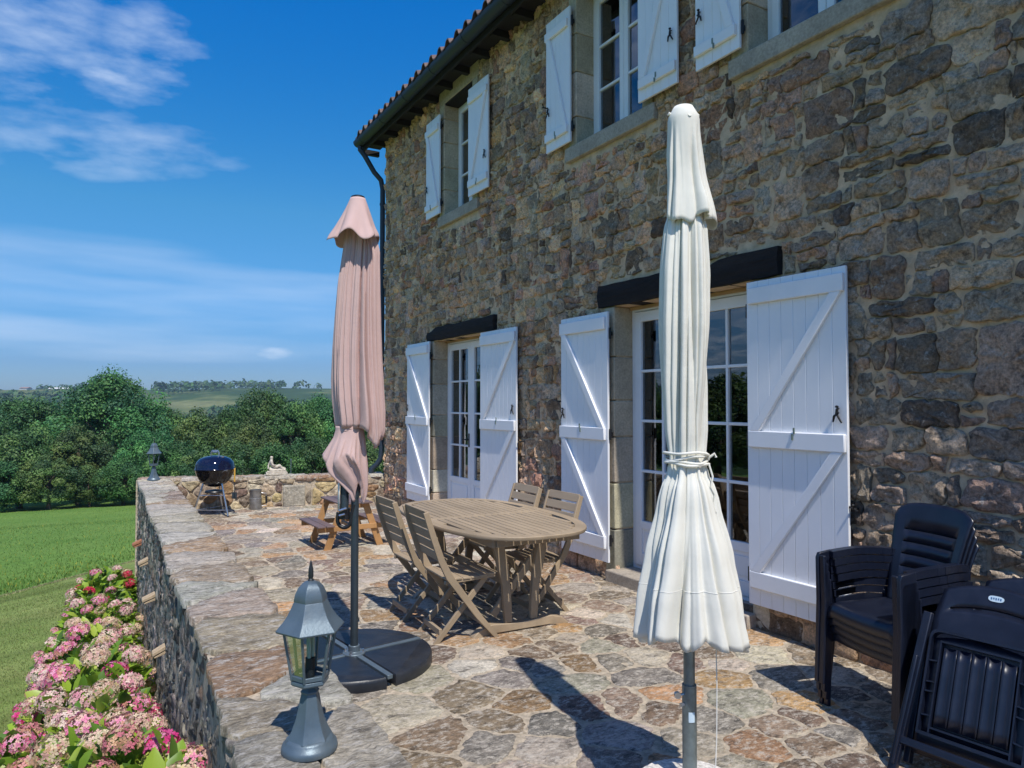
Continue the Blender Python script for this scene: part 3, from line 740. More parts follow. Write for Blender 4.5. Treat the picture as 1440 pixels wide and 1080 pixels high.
# doors and windows
FXW = FX+.20
def opening(kind, op, cols, rows, zg0, zg1, shut):
    y0, y1, z0, z1 = op
    root = bpy.data.objects.new(kind, None); COL.objects.link(root); root.parent = HS; root.location = Vector((FXW, (y0+y1)/2, z0))-HS.location
    L = Vector((FXW, (y0+y1)/2, z0))
    def B(mb, name, mat, parent=root, **k): o = mb.build(name, mat, parent, **k); o.location = -L if parent is root else (0, 0, 0); return o
    fr = .045; b = MB()
    b.box(FXW, FXW+.06, y0+.012, y0+.012+fr, z0, z1-.005); b.box(FXW, FXW+.06, y1-.012-fr, y1-.012, z0, z1-.005)
    b.box(FXW, FXW+.06, y0+.012+fr, y1-.012-fr, z1-.005-fr, z1-.005); b.box(FXW, FXW+.06, y0+.012+fr, y1-.012-fr, z0, z0+.035)
    B(b, 'frame', 'white_paint', bevel=.004)
    if kind == 'french_door':
        b = MB(); b.box(FXW-.03, FXW-.004, y0+.014, y1-.014, z1-.03, z1-.004); B(b, 'head_trim', 'wood_trim')
    ym = (y0+y1)/2; ya, yb = y0+.014+fr, y1-.014-fr
    for (l0, l1) in ((ya, ym-.002), (ym+.002, yb)):
        st = .085 if kind == 'french_door' else .06
        za, zb = z0+.04, z1-.055
        b = MB(); x0, x1 = FXW-.012, FXW+.035
        b.box(x0, x1, l0, l0+st, za, zb); b.box(x0, x1, l1-st, l1, za, zb)
        b.box(x0+.001, x1-.001, l0+st, l1-st, zg1, zb); b.box(x0+.001, x1-.001, l0+st, l1-st, za, zg0 if kind != 'french_door' else za+.11)
        if kind == 'french_door':
            b.box(x0+.001, x1-.001, l0+st, l1-st, zg0-.07, zg0); b.box(x0+.014, x1-.01, l0+st, l1-st, za+.11, zg0-.07)
            b.box(x0+.006, x0+.014, l0+st+.035, l1-st-.035, za+.145, zg0-.105)
        g0, g1 = l0+st, l1-st; mw = .024
        for i in range(1, cols): y = g0+(g1-g0)*i/cols; b.box(x0+.004, x1-.004, y-mw/2, y+mw/2, zg0, zg1)
        for i in range(1, rows):
            z = zg0+(zg1-zg0)*i/rows
            for c in range(cols):
                u0 = g0+(g1-g0)*c/cols+(mw/2 if c else 0); u1 = g0+(g1-g0)*(c+1)/cols-(mw/2 if c < cols-1 else 0)
                b.box(x0+.005, x1-.005, u0, u1, z-mw/2, z+mw/2)
        leaf = B(b, 'door_leaf' if kind == 'french_door' else 'casement', 'white_paint', bevel=.003)
        b = MB(); xg = FXW+.012; b.box(xg, xg+.004, g0, g1, zg0, zg1)
        B(b, 'pane', 'window_glass', smooth=False)
    if kind == 'french_door':
        b = MB(); b.tube([(FXW-.016, ym+.05, 1.12), (FXW-.05, ym+.05, 1.12), (FXW-.055, ym+.16, 1.12)], .008, 8); b.box(FXW-.018, FXW-.012, ym+.035, ym+.065, 1.02, 1.2)
        B(b, 'handle', 'black_iron')
    # curtains hanging behind the glass
    return root, B
def curtain(B, y0, y1, z0, z1, mat='curtain', amp=.02, fold=.055, x=None):
    b = MB(); n = max(8, int((y1-y0)/.008)); vs = []; x = x or FXW+.13
    for i in range(n+1):
        y = lerp(y0, y1, i/n); a = sin(y/fold*2*pi+1.5*mn.noise(Vector((y*6, 0, 0))))
        vs += [(x+amp*a, y, z1), (x+amp*a*1.3+.01, y, z0)]
    b.add(vs, [(2*i, 2*i+1, 2*i+3, 2*i+2) for i in range(n)]); B(b, 'curtain', mat, sharp=180, recalc=False)
r1, B1 = opening('french_door', OPS[0], 2, 4, .54, 2.34, True)
curtain(B1, 3.56, 5.08, 2.13, 2.42, amp=.01); curtain(B1, 3.56, 3.66, .12, 2.4)
r2, B2 = opening('french_door', OPS[1], 2, 4, .60, 2.33, True)
curtain(B2, 8.40, 8.62, .12, 2.4); curtain(B2, 7.6, 8.1, .12, 2.4); curtain(B2, 8.65, 9.08, 1.95, 2.42, amp=.01)
for op, cc in zip(OPS[2:], (None, 1, 1)):
    r3, B3 = opening('window', op, 1, 3, op[2]+.11, op[3]-.13, True)
    curtain(B3, op[0]+.02, op[0]+.40, op[2], op[3], 'blue_curtain'); curtain(B3, op[1]-.2, op[1]-.02, op[2], op[3], 'blue_curtain')

def shutter(y0, y1, z0, z1, hinge, mids, label=None, tilt=0.):
    # hinge: +1 hinged on the high-y side, -1 on the low-y side
    k_s = .981; y0 *= k_s; y1 *= k_s; z0 = 1.6+(z0-1.6)*k_s; z1 = 1.6+(z1-1.6)*k_s
    hy = y1 if hinge > 0 else y0; xs = FX-.075
    root = bpy.data.objects.new('shutter', None); COL.objects.link(root); root.parent = HS
    root.location = Vector((xs, hy, z0))-HS.location; root.rotation_euler = (0, 0, tilt*hinge)
    if label: root['label'] = label
    W = y1-y0; Hh = z1-z0; s = -1 if hinge > 0 else 1    # local y runs from hinge to free edge as s*t
    def bx(b, t0, t1, x0, x1, a, c): b.box(x0, x1, min(s*t0, s*t1), max(s*t0, s*t1), a, c)
    b = MB(); n = max(4, round(W/.095)); g = .001
    for i in range(n): bx(b, W*i/n+g*(i > 0), W*(i+1)/n-g*(i < n-1), 0, .022, 0, Hh)
    bx(b, .01, W-.01, .0045, .020, .01, Hh-.01)
    b.build('board_panel', 'white_paint', root, bevel=.0025)
    bh = .115 if Hh > 2 else .085
    zz = [(.12 if Hh > 2 else .10), Hh-.16 if Hh > 2 else Hh-.2]
    if mids: zz.insert(1, 1.10)
    for z in zz:
        b = MB(); bx(b, .025, W-.004, -.028, -.0005, z, z+bh); b.build('batten', 'white_paint', root, bevel=.006)
    for a, c in zip(zz, zz[1:]):
        b = MB()
        p = Vector((-.012, s*(W-.06), c)); q = Vector((-.012, s*.075, a+bh)); d = (p-q).normalized()
        u = Vector((0, -d.z, d.y)).normalized()*.032
        vs = []
        for xx in (-.026, -.0005):
            for e, sg in ((q, -1), (q, 1), (p, 1), (p, -1)):
                v = e+u*sg; 
                # trim to the battens with a level cut
                tz = (e.z-v.z)/d.z; v = v+d*tz; vs.append((xx, v.y, v.z))
        b.add(vs, [(0, 1, 2, 3), (7, 6, 5, 4), (0, 4, 5, 1), (1, 5, 6, 2), (2, 6, 7, 3), (3, 7, 4, 0)])
        b.build('brace', 'white_paint', root, bevel=.004)
    for z in ((.2, Hh/2+.02, Hh-.2) if Hh > 2 else (.15, Hh-.15)):
        b = MB(); b.tube([(.02, s*-.012, z-.05), (.02, s*-.012, z+.05)], .011, 8); bx(b, -.012, .01, .02, .05, z-.018, z+.018)
        b.build('hinge', 'black_iron', root)
    # stay on the wall side, catch on the batten
    b = MB(); zc = 1.33 if Hh > 2 else .40; t = W-.055
    b.tube([(-.004, s*t, zc+.045), (-.02, s*t, zc+.04), (-.022, s*(t-.005), zc)], [.006, .009, .008], 8)
    b.tube([(-.022, s*(t+.012), zc+.02), (-.022, s*(t-.02), zc-.005), (-.02, s*(t-.028), zc-.04)], [.007, .008, .005], 8)
    b.tube([(-.02, s*t, zc+.005), (-.022, s*(t+.022), zc-.03), (-.02, s*(t+.03), zc-.045)], [.007, .006, .005], 8)
    b.lathe([(0., -.006), (.011, 0), (.011, .008), (0, .013)], 10, (-.022, s*t, zc+.052)); b.build('latch', 'black_iron', root)
    b = MB(); zk = zz[1]+bh if mids else zz[0]+bh*.4; t = W*.52
    bx(b, t, t+.012, -.034, -.027, zk-.01, zk+.03); bx(b, t-.012, t, -.036, -.027, zk-.05, zk-.012); b.build('catch', 'zinc_latch', root)
    return root
shutter(2.80, 3.585, .165, 2.475, 1, 1, 'white door shutter standing wide open behind the stacked chairs', .012)
shutter(5.215, 5.985, .135, 2.45, -1, 1, 'white door shutter just beyond the wide French door', .01)
shutter(6.88, 7.73, .165, 2.465, 1, 1, None, .008)
shutter(9.29, 10.13, .165, 2.48, -1, 1, 'outermost white door shutter nearest the corner of the house', .012)
for (a, c, h) in ((8.95, 9.42, -1), (7.55, 8.07, 1), (5.81, 6.25, -1), (4.29, 4.77, 1), (3.63, 4.08, -1), (2.08, 2.57, 1)):
    shutter(a, c, 4.235, 5.62, h, 0, None, .01)
# wall hooks that hold the shutters
for (y, z) in ((6.70, 1.18), (2.72, .95), (5.95, 1.62), (4.16, 4.95), (6.2, 4.7)):
    b = MB(); b.tube([(FX+.02, y, z), (FX-.06, y, z), (FX-.08, y-.015, z+.03)], .007, 8); b.tube([(FX-.055, y-.03, z-.01), (FX-.055, y+.03, z+.012)], .006, 8)
    H(b, 'shutter_hook', 'black_iron')

# eaves, gutter, roof
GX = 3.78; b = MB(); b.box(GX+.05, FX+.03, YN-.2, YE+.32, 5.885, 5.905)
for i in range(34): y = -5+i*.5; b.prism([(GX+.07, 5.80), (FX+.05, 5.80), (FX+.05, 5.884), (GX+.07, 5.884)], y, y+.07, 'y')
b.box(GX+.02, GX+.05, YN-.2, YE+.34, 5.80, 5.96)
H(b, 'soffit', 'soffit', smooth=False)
b = MB(); prof = [(-.088*cos(a), -.088*sin(a)) for a in [pi*i/10 for i in range(11)]]
inn = [(x*.93, z*.93) for x, z in reversed(prof)]
b.prism([(GX-.055+x, 5.93+z) for x, z in prof+inn], YN-.2, YE+.30, 'y')
b.tube([(GX-.13, YN-.2, 5.932), (GX-.13, YE+.30, 5.932)], .011, 8)
for ye in (YE+.295,): b.prism([(GX-.055+x, 5.93+z) for x, z in prof], ye, ye+.008, 'y')
for i in range(18): y = -4.7+i*.93; b.prism([(GX-.055+x*1.06, 5.93+z*1.06) for x, z in prof+inn], y, y+.03, 'y')
H(b, 'gutter', 'gutter', sharp=50)
b = MB(); yp = YE+.10
b.tube([(GX-.05, YE+.22, 5.87), (GX-.05, YE+.22, 5.79), (GX+.02, YE+.2, 5.70), (FX-.14, YE+.12, 5.42), (FX-.03, yp, 5.30), (FX-.0, yp, 5.15), (FX-.0, yp, 3), (FX, yp, .85), (FX-.01, yp, .70), (FX-.06, yp+.03, .60), (FX-.14, yp+.06, .53), (FX-.2, yp+.08, .2), (FX-.2, yp+.08, -2)], .042, 14)
for z in (4.9, 3., 1.2): b.lathe([(.048, -.02), (.05, 0), (.048, .02)], 14, (FX, yp, z))
H(b, 'downpipe', 'gutter', sharp=50)
b = MB(); sl = .36
vs = []; fs = []
def zr(x): return 5.955+(x-GX)*sl
ny = int((YE+.38-YN)/.02); ntr = 12
for k in range(ntr):
    xa = GX-.15+k*.36; xb = xa+.40; lift = .0
    o = len(vs)
    for i in range(ny+1):
        y = YN-.2+i*.02+0; ph = ((y/.24) % 1.)*2
        hh = .06*sqrt(max(0, 1-(ph*2-1)**2)) if ph < 1 else -.022*sqrt(max(0, 1-((ph-1)*2-1)**2))
        j = .006*mn.noise(Vector((int(y/.24)*3.1, k*2.2, 0)))
        vs += [(xa+j*3, y, zr(xa)+hh+.062+j), (xb, y, zr(xb)+hh+.038+j), (xa+j*3, y, zr(xa)+hh+.045+j)]
    for i in range(ny): a = o+i*3; fs += [(a, a+3, a+4, a+1), (a+2, a+5, a+3, a)]
b.add(vs, fs); H(b, 'roof', 'tile', sharp=40)
b = MB(); b.prism([(GX+.03, 5.93), (8, 7.47), (12.4, 5.93)], YN-.15, YE+.3, 'y'); H(b, 'roof_deck', 'soffit', smooth=False)
# ------------------------------------------------------------------ lantern
def V(*a): return Vector(a)
def hexring(r, z, ph=0.): return [V(r*cos(pi/3*i+ph), r*sin(pi/3*i+ph), z) for i in range(6)]
def make_lantern(label, loc, rz):
    t = thing('pillar_lantern', label, 'lantern', loc, rz, 'grey pillar lanterns on the parapet')
    b = MB(); b.lathe([(.094, 0), (.096, .008), (.092, .022), (.084, .026), (.081, .036), (.072, .044)], 24); b.build('foot', 'lantern', t, sharp=50)
    b = MB(); b.lathe([(.079, .040), (.064, .066), (.050, .10), (.040, .14), (.034, .172), (.030, .186), (.034, .192), (.024, .202), (.022, .206), (.032, .212), (.05, .216)], 6); b.build('pedestal', 'lantern', t, sharp=25, bevel=.002)
    b = MB(); b.lathe([(.045, .214), (.062, .217), (.066, .222), (.064, .232), (.058, .234)], 6)
    for i in range(6):
        p = [hexring(.062, .232)[i], hexring(.093, .405)[i]]; b.bar(p[0], p[1], .008, .008)
        a, c = hexring(.062, .243)[i], hexring(.062, .243)[(i+1) % 6]; b.bar(a, c, .007, .014)
        a, c = hexring(.092, .398)[i], hexring(.092, .398)[(i+1) % 6]; b.bar(a, c, .007, .012)
    b.build('cage', 'lantern', t, bevel=.0012)
    for i in range(6):
        b = MB(); a, c = hexring(.058, .238), hexring(.089, .400); j = (i+1) % 6
        b.add([a[i], a[j], c[j], c[i]], [(0, 1, 2, 3)]); b.build('glass_pane', 'lantern_glass', t, smooth=False)
    b = MB(); b.lathe([(.014, .225), (.017, .255), (.017, .300), (.012, .302)], 12); b.build('lamp_holder', 'lantern_dark', t)
    b = MB()
    for k in range(3):
        a = 2*pi*k/3; b.tube([(.009*cos(a), .009*sin(a), .30), (.009*cos(a), .009*sin(a), .365), (.004*cos(a), .004*sin(a), .375)], .0065, 8)
    b.build('bulb', 'bulb', t)
    b = MB(); pr = [(.100, .398), (.116, .394), (.119, .400), (.108, .412), (.093, .427), (.080, .445), (.069, .465), (.060, .484), (.0575, .488), (.0585, .493), (.054, .512), (.044, .532), (.030, .546), (.012, .553)]
    b.lathe(pr, 6); b.build('roof', 'lantern', t, sharp=25, bevel=.0015)
    t.scale = (.92, .92, .965)
    b = MB(); b.lathe([(.012, .550), (.010, .556), (.007, .560), (.0095, .566), (.0085, .590), (.004, .61), (.0008, .622)], 10); b.build('finial', 'lantern_dark', t)
    return t
lan = make_lantern('blue-grey pillar lantern close up on the parapet, in front of the pink parasol base', (.607, 2.312, .497), R(-2))
dup(lan, loc=(.745, 11.42, .495), rz=R(20), label='small grey lantern far off at the outer corner of the parapet, left of the barbecue')

M['foot_metal'] = plain('foot_metal', (.13, .17, .20), .45, .4, .15, 12)
# ------------------------------------------------------------------ parasols
def shell(rows, n, name, mat, parent, off=(0, 0), solid=.002, col=None, sub=0):
    # rows: list of (z, function angle -> (radius, dz)), centre offsets included
    b = MB(); vs = []
    for r in rows:
        z, fn, cx, cy = r
        for j in range(n):
            a = 2*pi*j/n; rad, dz = fn(a); vs.append((cx+rad*cos(a), cy+rad*sin(a), z+dz))
    k = len(rows)
    b.add(vs, [(i*n+j, i*n+(j+1) % n, (i+1)*n+(j+1) % n, (i+1)*n+j) for i in range(k-1) for j in range(n)])
    return b.build(name, mat, parent, sharp=180, solid=solid, recalc=False)
def curve(pts, z):
    for (z0, v0), (z1, v1) in zip(pts, pts[1:]):
        if (z0 >= z >= z1): return v0+(v1-v0)*ss((z0-z)/(z0-z1))*.5+(v1-v0)*((z0-z)/(z0-z1))*.5
    return pts[-1][1] if z < pts[-1][0] else pts[0][1]
def folds(a, z, seed, amp, n0=9):
    # hanging cloth: long irregular ridges with sharp valleys between them, drifting and merging with height
    k = n0*.16; zz = z*.38+seed*5.
    wx = .5*mn.noise(Vector((cos(a)*1.1, sin(a)*1.1, z*.5+seed)))
    ca, sa = cos(a+wx), sin(a+wx)
    n1 = abs(mn.noise(Vector((ca*k*1.25, sa*k*1.25, zz)))); n2 = abs(mn.noise(Vector((ca*k*2.7, sa*k*2.7, zz*1.3+9)))); n3 = mn.noise(Vector((ca*k*5.5, sa*k*5.5, zz*2.2)))
    f = .62*(1-min(1, n1*3.2))**1.3+.38*(1-min(1, n2*3.2))**1.2+.10*n3+.30*mn.noise(Vector((ca*1.3, sa*1.3, z*1.1+seed)))
    return f*amp*1.15
WPx, WPy = 2.07, 2.125
t = thing('white_parasol', 'closed off-white parasol tied with a cord on a grey pole in the foreground', 'parasol', (WPx, WPy, 0), -YAW)
b = MB(); b.lathe([(.215, .0), (.225, .012), (.225, .06), (.21, .078), (.06, .084), (.04, .10), (.036, .10)], 40); b.build('base', 'concrete', t, sharp=40)
b = MB(); b.tube([(0, 0, .08), (0, 0, .475)], .0285, 20); b.build('sleeve', 'galv', t, sharp=50)
b = MB(); b.tube([(0, 0, .47), (0, 0, 2.76)], .0225, 18); b.build('pole', 'galv', t, sharp=50)
b = MB(); b.tube([(-.026, -.012, .44), (-.052, -.02, .44)], .006, 8); b.tube([(-.052, -.028, .44), (-.052, -.012, .44)], .013, 12); b.tube([(-.026, -.012, .40), (-.04, -.018, .40)], .008, 8); b.build('clamp_screw', 'steel', t)
b = MB(); b.add([(.030*cos(a), .030*sin(a), z) for z in (.335, .375) for a in [R(-110+i*8) for i in range(7)]], [(i, i+1, i+8, i+7) for i in range(6)]); b.build('sticker', 'label', t)
RZ = [(2.80, .035), (2.785, .052), (2.76, .060), (2.6, .064), (2.35, .072), (2.1, .088), (1.9, .095), (1.7, .094), (1.5, .083), (1.41, .074), (1.37, .070), (1.33, .078), (1.2, .105), (1., .142), (.8, .170), (.62, .190)]
def cx_w(z): return .004*sin(z*3)-.012*ss((1.5-z)/.9)-.012*ss((z-2.3)/.5)
def row(z, base, amp, seed, n0, dzf=None):
    def fn(a):
        f = folds(a, z, seed, amp, n0); return (base*(1.+amp*.45)-f*base, dzf(a) if dzf else 0)
    return (z, fn, cx_w(z), 0)
rows = []
nz = 74
for i in range(nz+1):
    z = 2.62-(2.62-.635)*i/nz; base = curve(RZ, z)*(1-.3*ss((z-2.30)/.12))
    tie = math.exp(-((z-1.37)/.05)**2); am = .52-.15*tie
    if z > 1.4: n0 = 8
    else: n0 = 8
    if z < 1.33: am = .5+.02*ss((1.33-z)/.6)
    hem = ss((.95-z)/.35)
    rows.append(row(z, base*(1.04 if z < 1.3 else .95), am, 2.1, n0, (lambda a, hem=hem: hem*(-.040*abs(sin(4*(a+.45*mn.noise(Vector((cos(a)*1.2, sin(a)*1.2, 2.6))))+2.1))**1.4*(1.+.5*sin(a*3+1)) +.03*sin(a*2.-1)+.055))))
shell(rows, 300, 'canopy', 'white_cloth', t)
# seam above the hem
sm = MB(); vs = []
rows2 = []
for i in range(26):
    z = 2.81-(2.81-2.335)*i/25; base = curve(RZ, z)*1.0+.003+.015*ss((2.55-z)/.22)
    def fn(a, z=z, base=base, i=i):
        q = ss((2.75-z)/.2); f = folds(a, z*.7, 5.2, .50*q, 6)
        return (base*(1+.18*q)*(1+.16*ss((2.62-z)/.28)*cos(a+.5))-f*base, -.024*ss((2.5-z)/.15)*(sin(a*3+1.)*.6+.4*sin(a*7)))
    rows2.append((z, fn, cx_w(z), 0))
k = 65; zz, fn, cx_, cy_ = rows[k]; sm.tube([(cx_+(fn(a)[0]+.0012)*cos(a), (fn(a)[0]+.0012)*sin(a), zz+fn(a)[1]) for a in [2*pi*i/300 for i in range(301)]], .0016, 5); sm.build('hem_seam', 'cord', t)
shell(rows2, 140, 'top_flounce', 'white_cloth', t)
b = MB(); b.lathe([(.0, 2.812), (.018, 2.811), (.032, 2.806), (.038, 2.797), (.036, 2.79)], 24, (cx_w(2.8), 0, 0)); b.build('crown_cap', 'white_cloth', t)
for i in range(4):
    a = i*pi/2+.15; b = MB(); c = V(cx_w(2.76)+.062*cos(a), .062*sin(a), 2.775-.025*(i % 2))
    b.tube([c-V(.012*cos(a), .012*sin(a), 0), c+V(.003*cos(a), .003*sin(a), .006)], [.006, .008], 8); b.build('rib_end', 'white_cloth', t)
def ring(R0, z, r, amp, seed, tilt=0., n=72, cx=0.):
    return [(cx+(R0+amp*sin(5*a+seed))*cos(a), (R0+amp*sin(5*a+seed))*sin(a), z+tilt*cos(a+seed)+.004*sin(3*a+seed)) for a in [2*pi*i/n for i in range(n+1)]]
b = MB()
for k, (dz, tl) in enumerate(((.012, .012), (0, -.008), (-.014, .004), (.022, -.01))): b.tube(ring(.082+.002*k, 1.372+dz, 0, .003, k*1.7, tl, cx=-.006), .0055, 8)
b.tube([(.07, -.04, 1.38), (.095, -.05, 1.40), (.10, -.05, 1.385)], .005, 8)
b.tube([(.072, -.045, 1.36), (.085, -.055, 1.31), (.078, -.055, 1.27), (.092, -.06, 1.24), (.085, -.06, 1.20), (.094, -.065, 1.17)], .004, 8)
b.build('tie_cord', 'white_cloth', t)
b = MB(); b.tube([(.085, -.08, .72), (.088, -.08, .5), (.084, -.085, .3), (.078, -.09, .2), (.05, -.1, .13), (.02, -.12, .092)], .0022, 6); b.build('hanging_cord', 'cord', t)

PX, PY = 1.392, 4.285
t = thing('pink_parasol', 'closed dusty pink cantilever parasol with dark post and round weighted base', 'parasol', (PX, PY, 0), -YAW)
# four quarter-circle weights between the arms of the cross foot
for q in range(4):
    b = MB(); a0 = q*pi/2+R(38); R1 = .475; g = .028; n = 22
    out = [(g, g)]+[(max(g, R1*cos(a)), max(g, R1*sin(a))) for a in [pi/2*i/n for i in range(n+1)]]
    ca, sa = cos(a0), sin(a0); rot = lambda p, k=1.: (p[0]*ca*k-p[1]*sa*k, p[0]*sa*k+p[1]*ca*k)
    lev = [(.0, .985), (.008, 1.), (.052, 1.), (.066, .985), (.072, .955)]
    vs = []
    cxy = (.2, .2)
    for z, k in lev:
        for p in out: vs.append((*rot((cxy[0]+(p[0]-cxy[0])*k, cxy[1]+(p[1]-cxy[1])*k)), z))
    m_ = len(out); L = len(lev); fs = [(i*m_+j, i*m_+(j+1) % m_, (i+1)*m_+(j+1) % m_, (i+1)*m_+j) for i in range(L-1) for j in range(m_)]+[tuple(reversed(range(m_))), tuple((L-1)*m_+j for j in range(m_))]
    b.add(vs, fs); b.build('base_weight', 'pad', t, sharp=40)
b = MB()
for k in range(2): a = k*pi/2+R(38); b.bar((-.462*cos(a), -.462*sin(a), .063), (.462*cos(a), .462*sin(a), .063), .034, .022+.002*k)
b.lathe([(.07, .05), (.07, .078), (.035, .082), (.034, .12)], 20)
b.build('cross_foot', 'foot_metal', t, bevel=.003)
for k in range(4):
    a = k*pi/2+R(83); b = MB(); c = V(.056*cos(a), .056*sin(a), .076); b.tube([c, c+V(0, 0, .022)], .008, 6); b.tube([c+V(0, 0, .0), c+V(0, 0, .006)], .014, 6); b.build('bolt', 'steel', t)
b = MB(); b.tube([(0, 0, .06), (0, 0, 1.02)], .0235, 20); b.tube([(0, 0, 1.02), (0, 0, 1.05)], .026, 20); b.tube([(0, 0, 1.05), (.008, 0, 2.83)], .021, 20); b.build('post', 'grey_metal', t, sharp=50)
b = MB(); b.tube([(-.062, -.01, .93), (-.062, -.01, 1.35)], .026, 20); b.build('arm', 'grey_metal', t, sharp=50)
b = MB()
b.tube([(-.062, -.01, .89), (-.062, -.01, .955)], [.032, .034], 18)
pts = [(-.062+.042*cos(a), -.012, .885+.042*sin(a)*1.15) for a in [pi*1.02+i*pi*.98/12 for i in range(13)]]
b.tube([(-.10, -.012, .93)]+pts+[(-.025, -.012, .93)], .012, 10); b.tube([(-.02, -.012, .90), (.0, -.012, .98)], .014, 10)
b.build('crank_housing', 'black_plastic', t, sharp=50)
b = MB(); b.tube([(-.085, -.05, .945), (-.04, -.05, .96)], .008, 8); b.tube([(-.085, -.05, .915), (-.05, -.05, .925)], .007, 8); b.build('rope_cleat', 'steel', t)
# main canopy: silhouette given by left and right edges (local x is to the viewer's right)
def lr(z, T):
    for (z0, a0, b0), (z1, a1, b1) in zip(T, T[1:]):
        if z0 >= z >= z1:
            k = (z0-z)/(z0-z1); return a0+(a1-a0)*k, b0+(b1-b0)*k
    return T[-1][1:]
k_ = .00432
TT = [(2.88, -.05, .07), (2.62, -.075, .135), (2.55, -.082, .135), (2.35, -.112, .142), (2.15, -.128, .152), (1.95, -.142, .168), (1.75, -.148, .190), (1.62, -.142, .205), (1.5, -.125, .208), (1.44, -.118, .19), (1.36, -.10, .17)]
rows = []
for i in range(56):
    z = 2.84-(2.84-1.45)*i/55; l, r = lr(z, TT); dn = ss((1.75-z)/.3); c = (l+r)/2; w_ = (r-l)/2
    def fn(a, z=z, w_=w_):
        am = .46*ss((2.9-z)/.25); f = folds(a, z*.5, 8.4, am, 13)
        # flatten front-back a little
        e = 1-.22*abs(sin(a)); return ((w_*(1.0+.08*am)-f*w_)*e, dn*(-.10*ss((cos(a)-.1)/.8)+.03*sin(a*5+1)*max(0, cos(a))))
    rows.append((z, fn, c, .01))
shell(rows, 300, 'canopy', 'pink_cloth', t)
TB = [(1.47, -.115, .045), (1.43, -.118, .05), (1.39, -.128, .056), (1.32, -.162, .062), (1.26, -.188, .068), (1.22, -.165, .072), (1.16, -.09, .074), (1.1, -.035, .070), (1.04, -.01, .05)]
rows = []
for i in range(30):
    z = 1.46-(1.46-1.05)*i/29; l, r = lr(z, TB); c = (l+r)/2; w_ = (r-l)/2; q = ss((1.46-z)/.3)
    def fn(a, z=z, w_=w_, q=q):
        f = folds(a, z*.8, 3.3, .5*q, 7); return ((w_*(1.05+.22*q)-f*w_)*(1-.25*abs(sin(a))), -.06*q*q*sin(3*a+2.2)*(1)+.05*q*q*cos(a+pi)*.2)
    rows.append((z, fn, c, -.005))
shell(rows, 140, 'canopy_skirt', 'pink_cloth', t)
rows = []
VT = [(2.875, -.038, .052), (2.84, -.052, .065), (2.76, -.085, .095), (2.68, -.122, .125), (2.635, -.145, .148), (2.615, -.152, .152)]
for i in range(22):
    z = 2.875-(2.875-2.617)*i/21; l, r = lr(z, VT); c = (l+r)/2; w_ = (r-l)/2; q = ss((2.87-z)/.25)
    def fn(a, z=z, w_=w_, q=q):
        f = folds(a, z*.5, 6.6, .36*q, 4); return ((w_*(1.+.18*q)-f*w_), q*q*(.022*sin(4*a+2.2)+.012*sin(7*a)))
    rows.append((z, fn, c, 0))
shell(rows, 120, 'top_flounce', 'pink_cloth', t)
b = MB(); b.lathe([(0, 2.893), (.03, 2.892), (.042, 2.886), (.044, 2.872), (.03, 2.87)], 20, (.007, 0, 0)); b.build('top_cap', 'black_plastic', t)
b = MB(); b.tube(ring(.066, 1.445, 0, .004, 2, .006, cx=-.035), .006, 8); b.tube(ring(.068, 1.433, 0, .004, 4, -.006, cx=-.035), .005, 8); b.build('tie_band', 'pink_cloth', t)
b = MB(); b.add([(-.10, -.02, 1.16), (-.085, -.045, 1.16), (-.085, -.045, .94), (-.10, -.02, .94)], [(0, 1, 2, 3)]); b.build('hanging_strap', 'cord', t, solid=.003)

# ------------------------------------------------------------------ dining table
TCX, TCY = 2.635, 4.90; TH = .735
t = thing('dining_table', 'weathered teak oval slatted dining table on trestle feet', 'table', (TCX, TCY, 0), R(-2.))
RX, RY = .545, .985
def sup(a, rx, ry, e=2.7):
    c, s = cos(a), sin(a); return (rx*math.copysign(abs(c)**(2/e), c), ry*math.copysign(abs(s)**(2/e), s))
n = 72; b = MB(); vs = []
for (k, z) in ((1., TH-.026), (1.004, TH-.02), (1.004, TH-.004), (1., TH), (.0, TH), (.0, TH-.026)):
    for i in range(n):
        a = 2*pi*i/n; x, y = sup(a, RX, RY); xi, yi = sup(a, RX-.075, RY-.075)
        if k == 0.: vs.append((xi, yi, z))
        else: vs.append((x*k, y*k, z))
fs = [(r*n+i, r*n+(i+1) % n, ((r+1) % 6)*n+(i+1) % n, ((r+1) % 6)*n+i) for r in range(6) for i in range(n)]
b.add(vs, fs); b.build('rim', 'teak', t, sharp=40)
def half(x, rx, ry, e=2.7): return ry*(max(0, 1-abs(x/rx)**e))**(1/e)
m_ = 17; ws = 2*(RX-.07)/m_
for i in range(m_):
    x0 = -RX+.07+i*ws+.004; x1 = x0+ws-.008; xm = max(abs(x0), abs(x1)); yy = half(xm, RX-.07, RY-.07)+.004
    for s in (-1, 1):
        if yy < .06: continue
        b = MB(); b.box(x0, x1, *sorted((s*.032, s*yy)), TH-.022, TH-.0015); b.build('slat', 'teak_x' if False else 'teak', t, bevel=.002)
b = MB(); b.box(-RX+.06, RX-.06, -.029, -.001, TH-.024, TH-.001); b.box(-RX+.06, RX-.06, .001, .029, TH-.024, TH-.001)
b.build('centre_rail', 'teak', t, bevel=.002)
b = MB()
for sx in (-.33, .33): b.box(sx-.013, sx+.013, -.80, .80, TH-.088, TH-.027)
for yy in (-.8, -.45, .45, .8): b.box(-.316, .316, yy-.012, yy+.012, TH-.085, TH-.028)
b.build('apron', 'teak', t, bevel=.003)
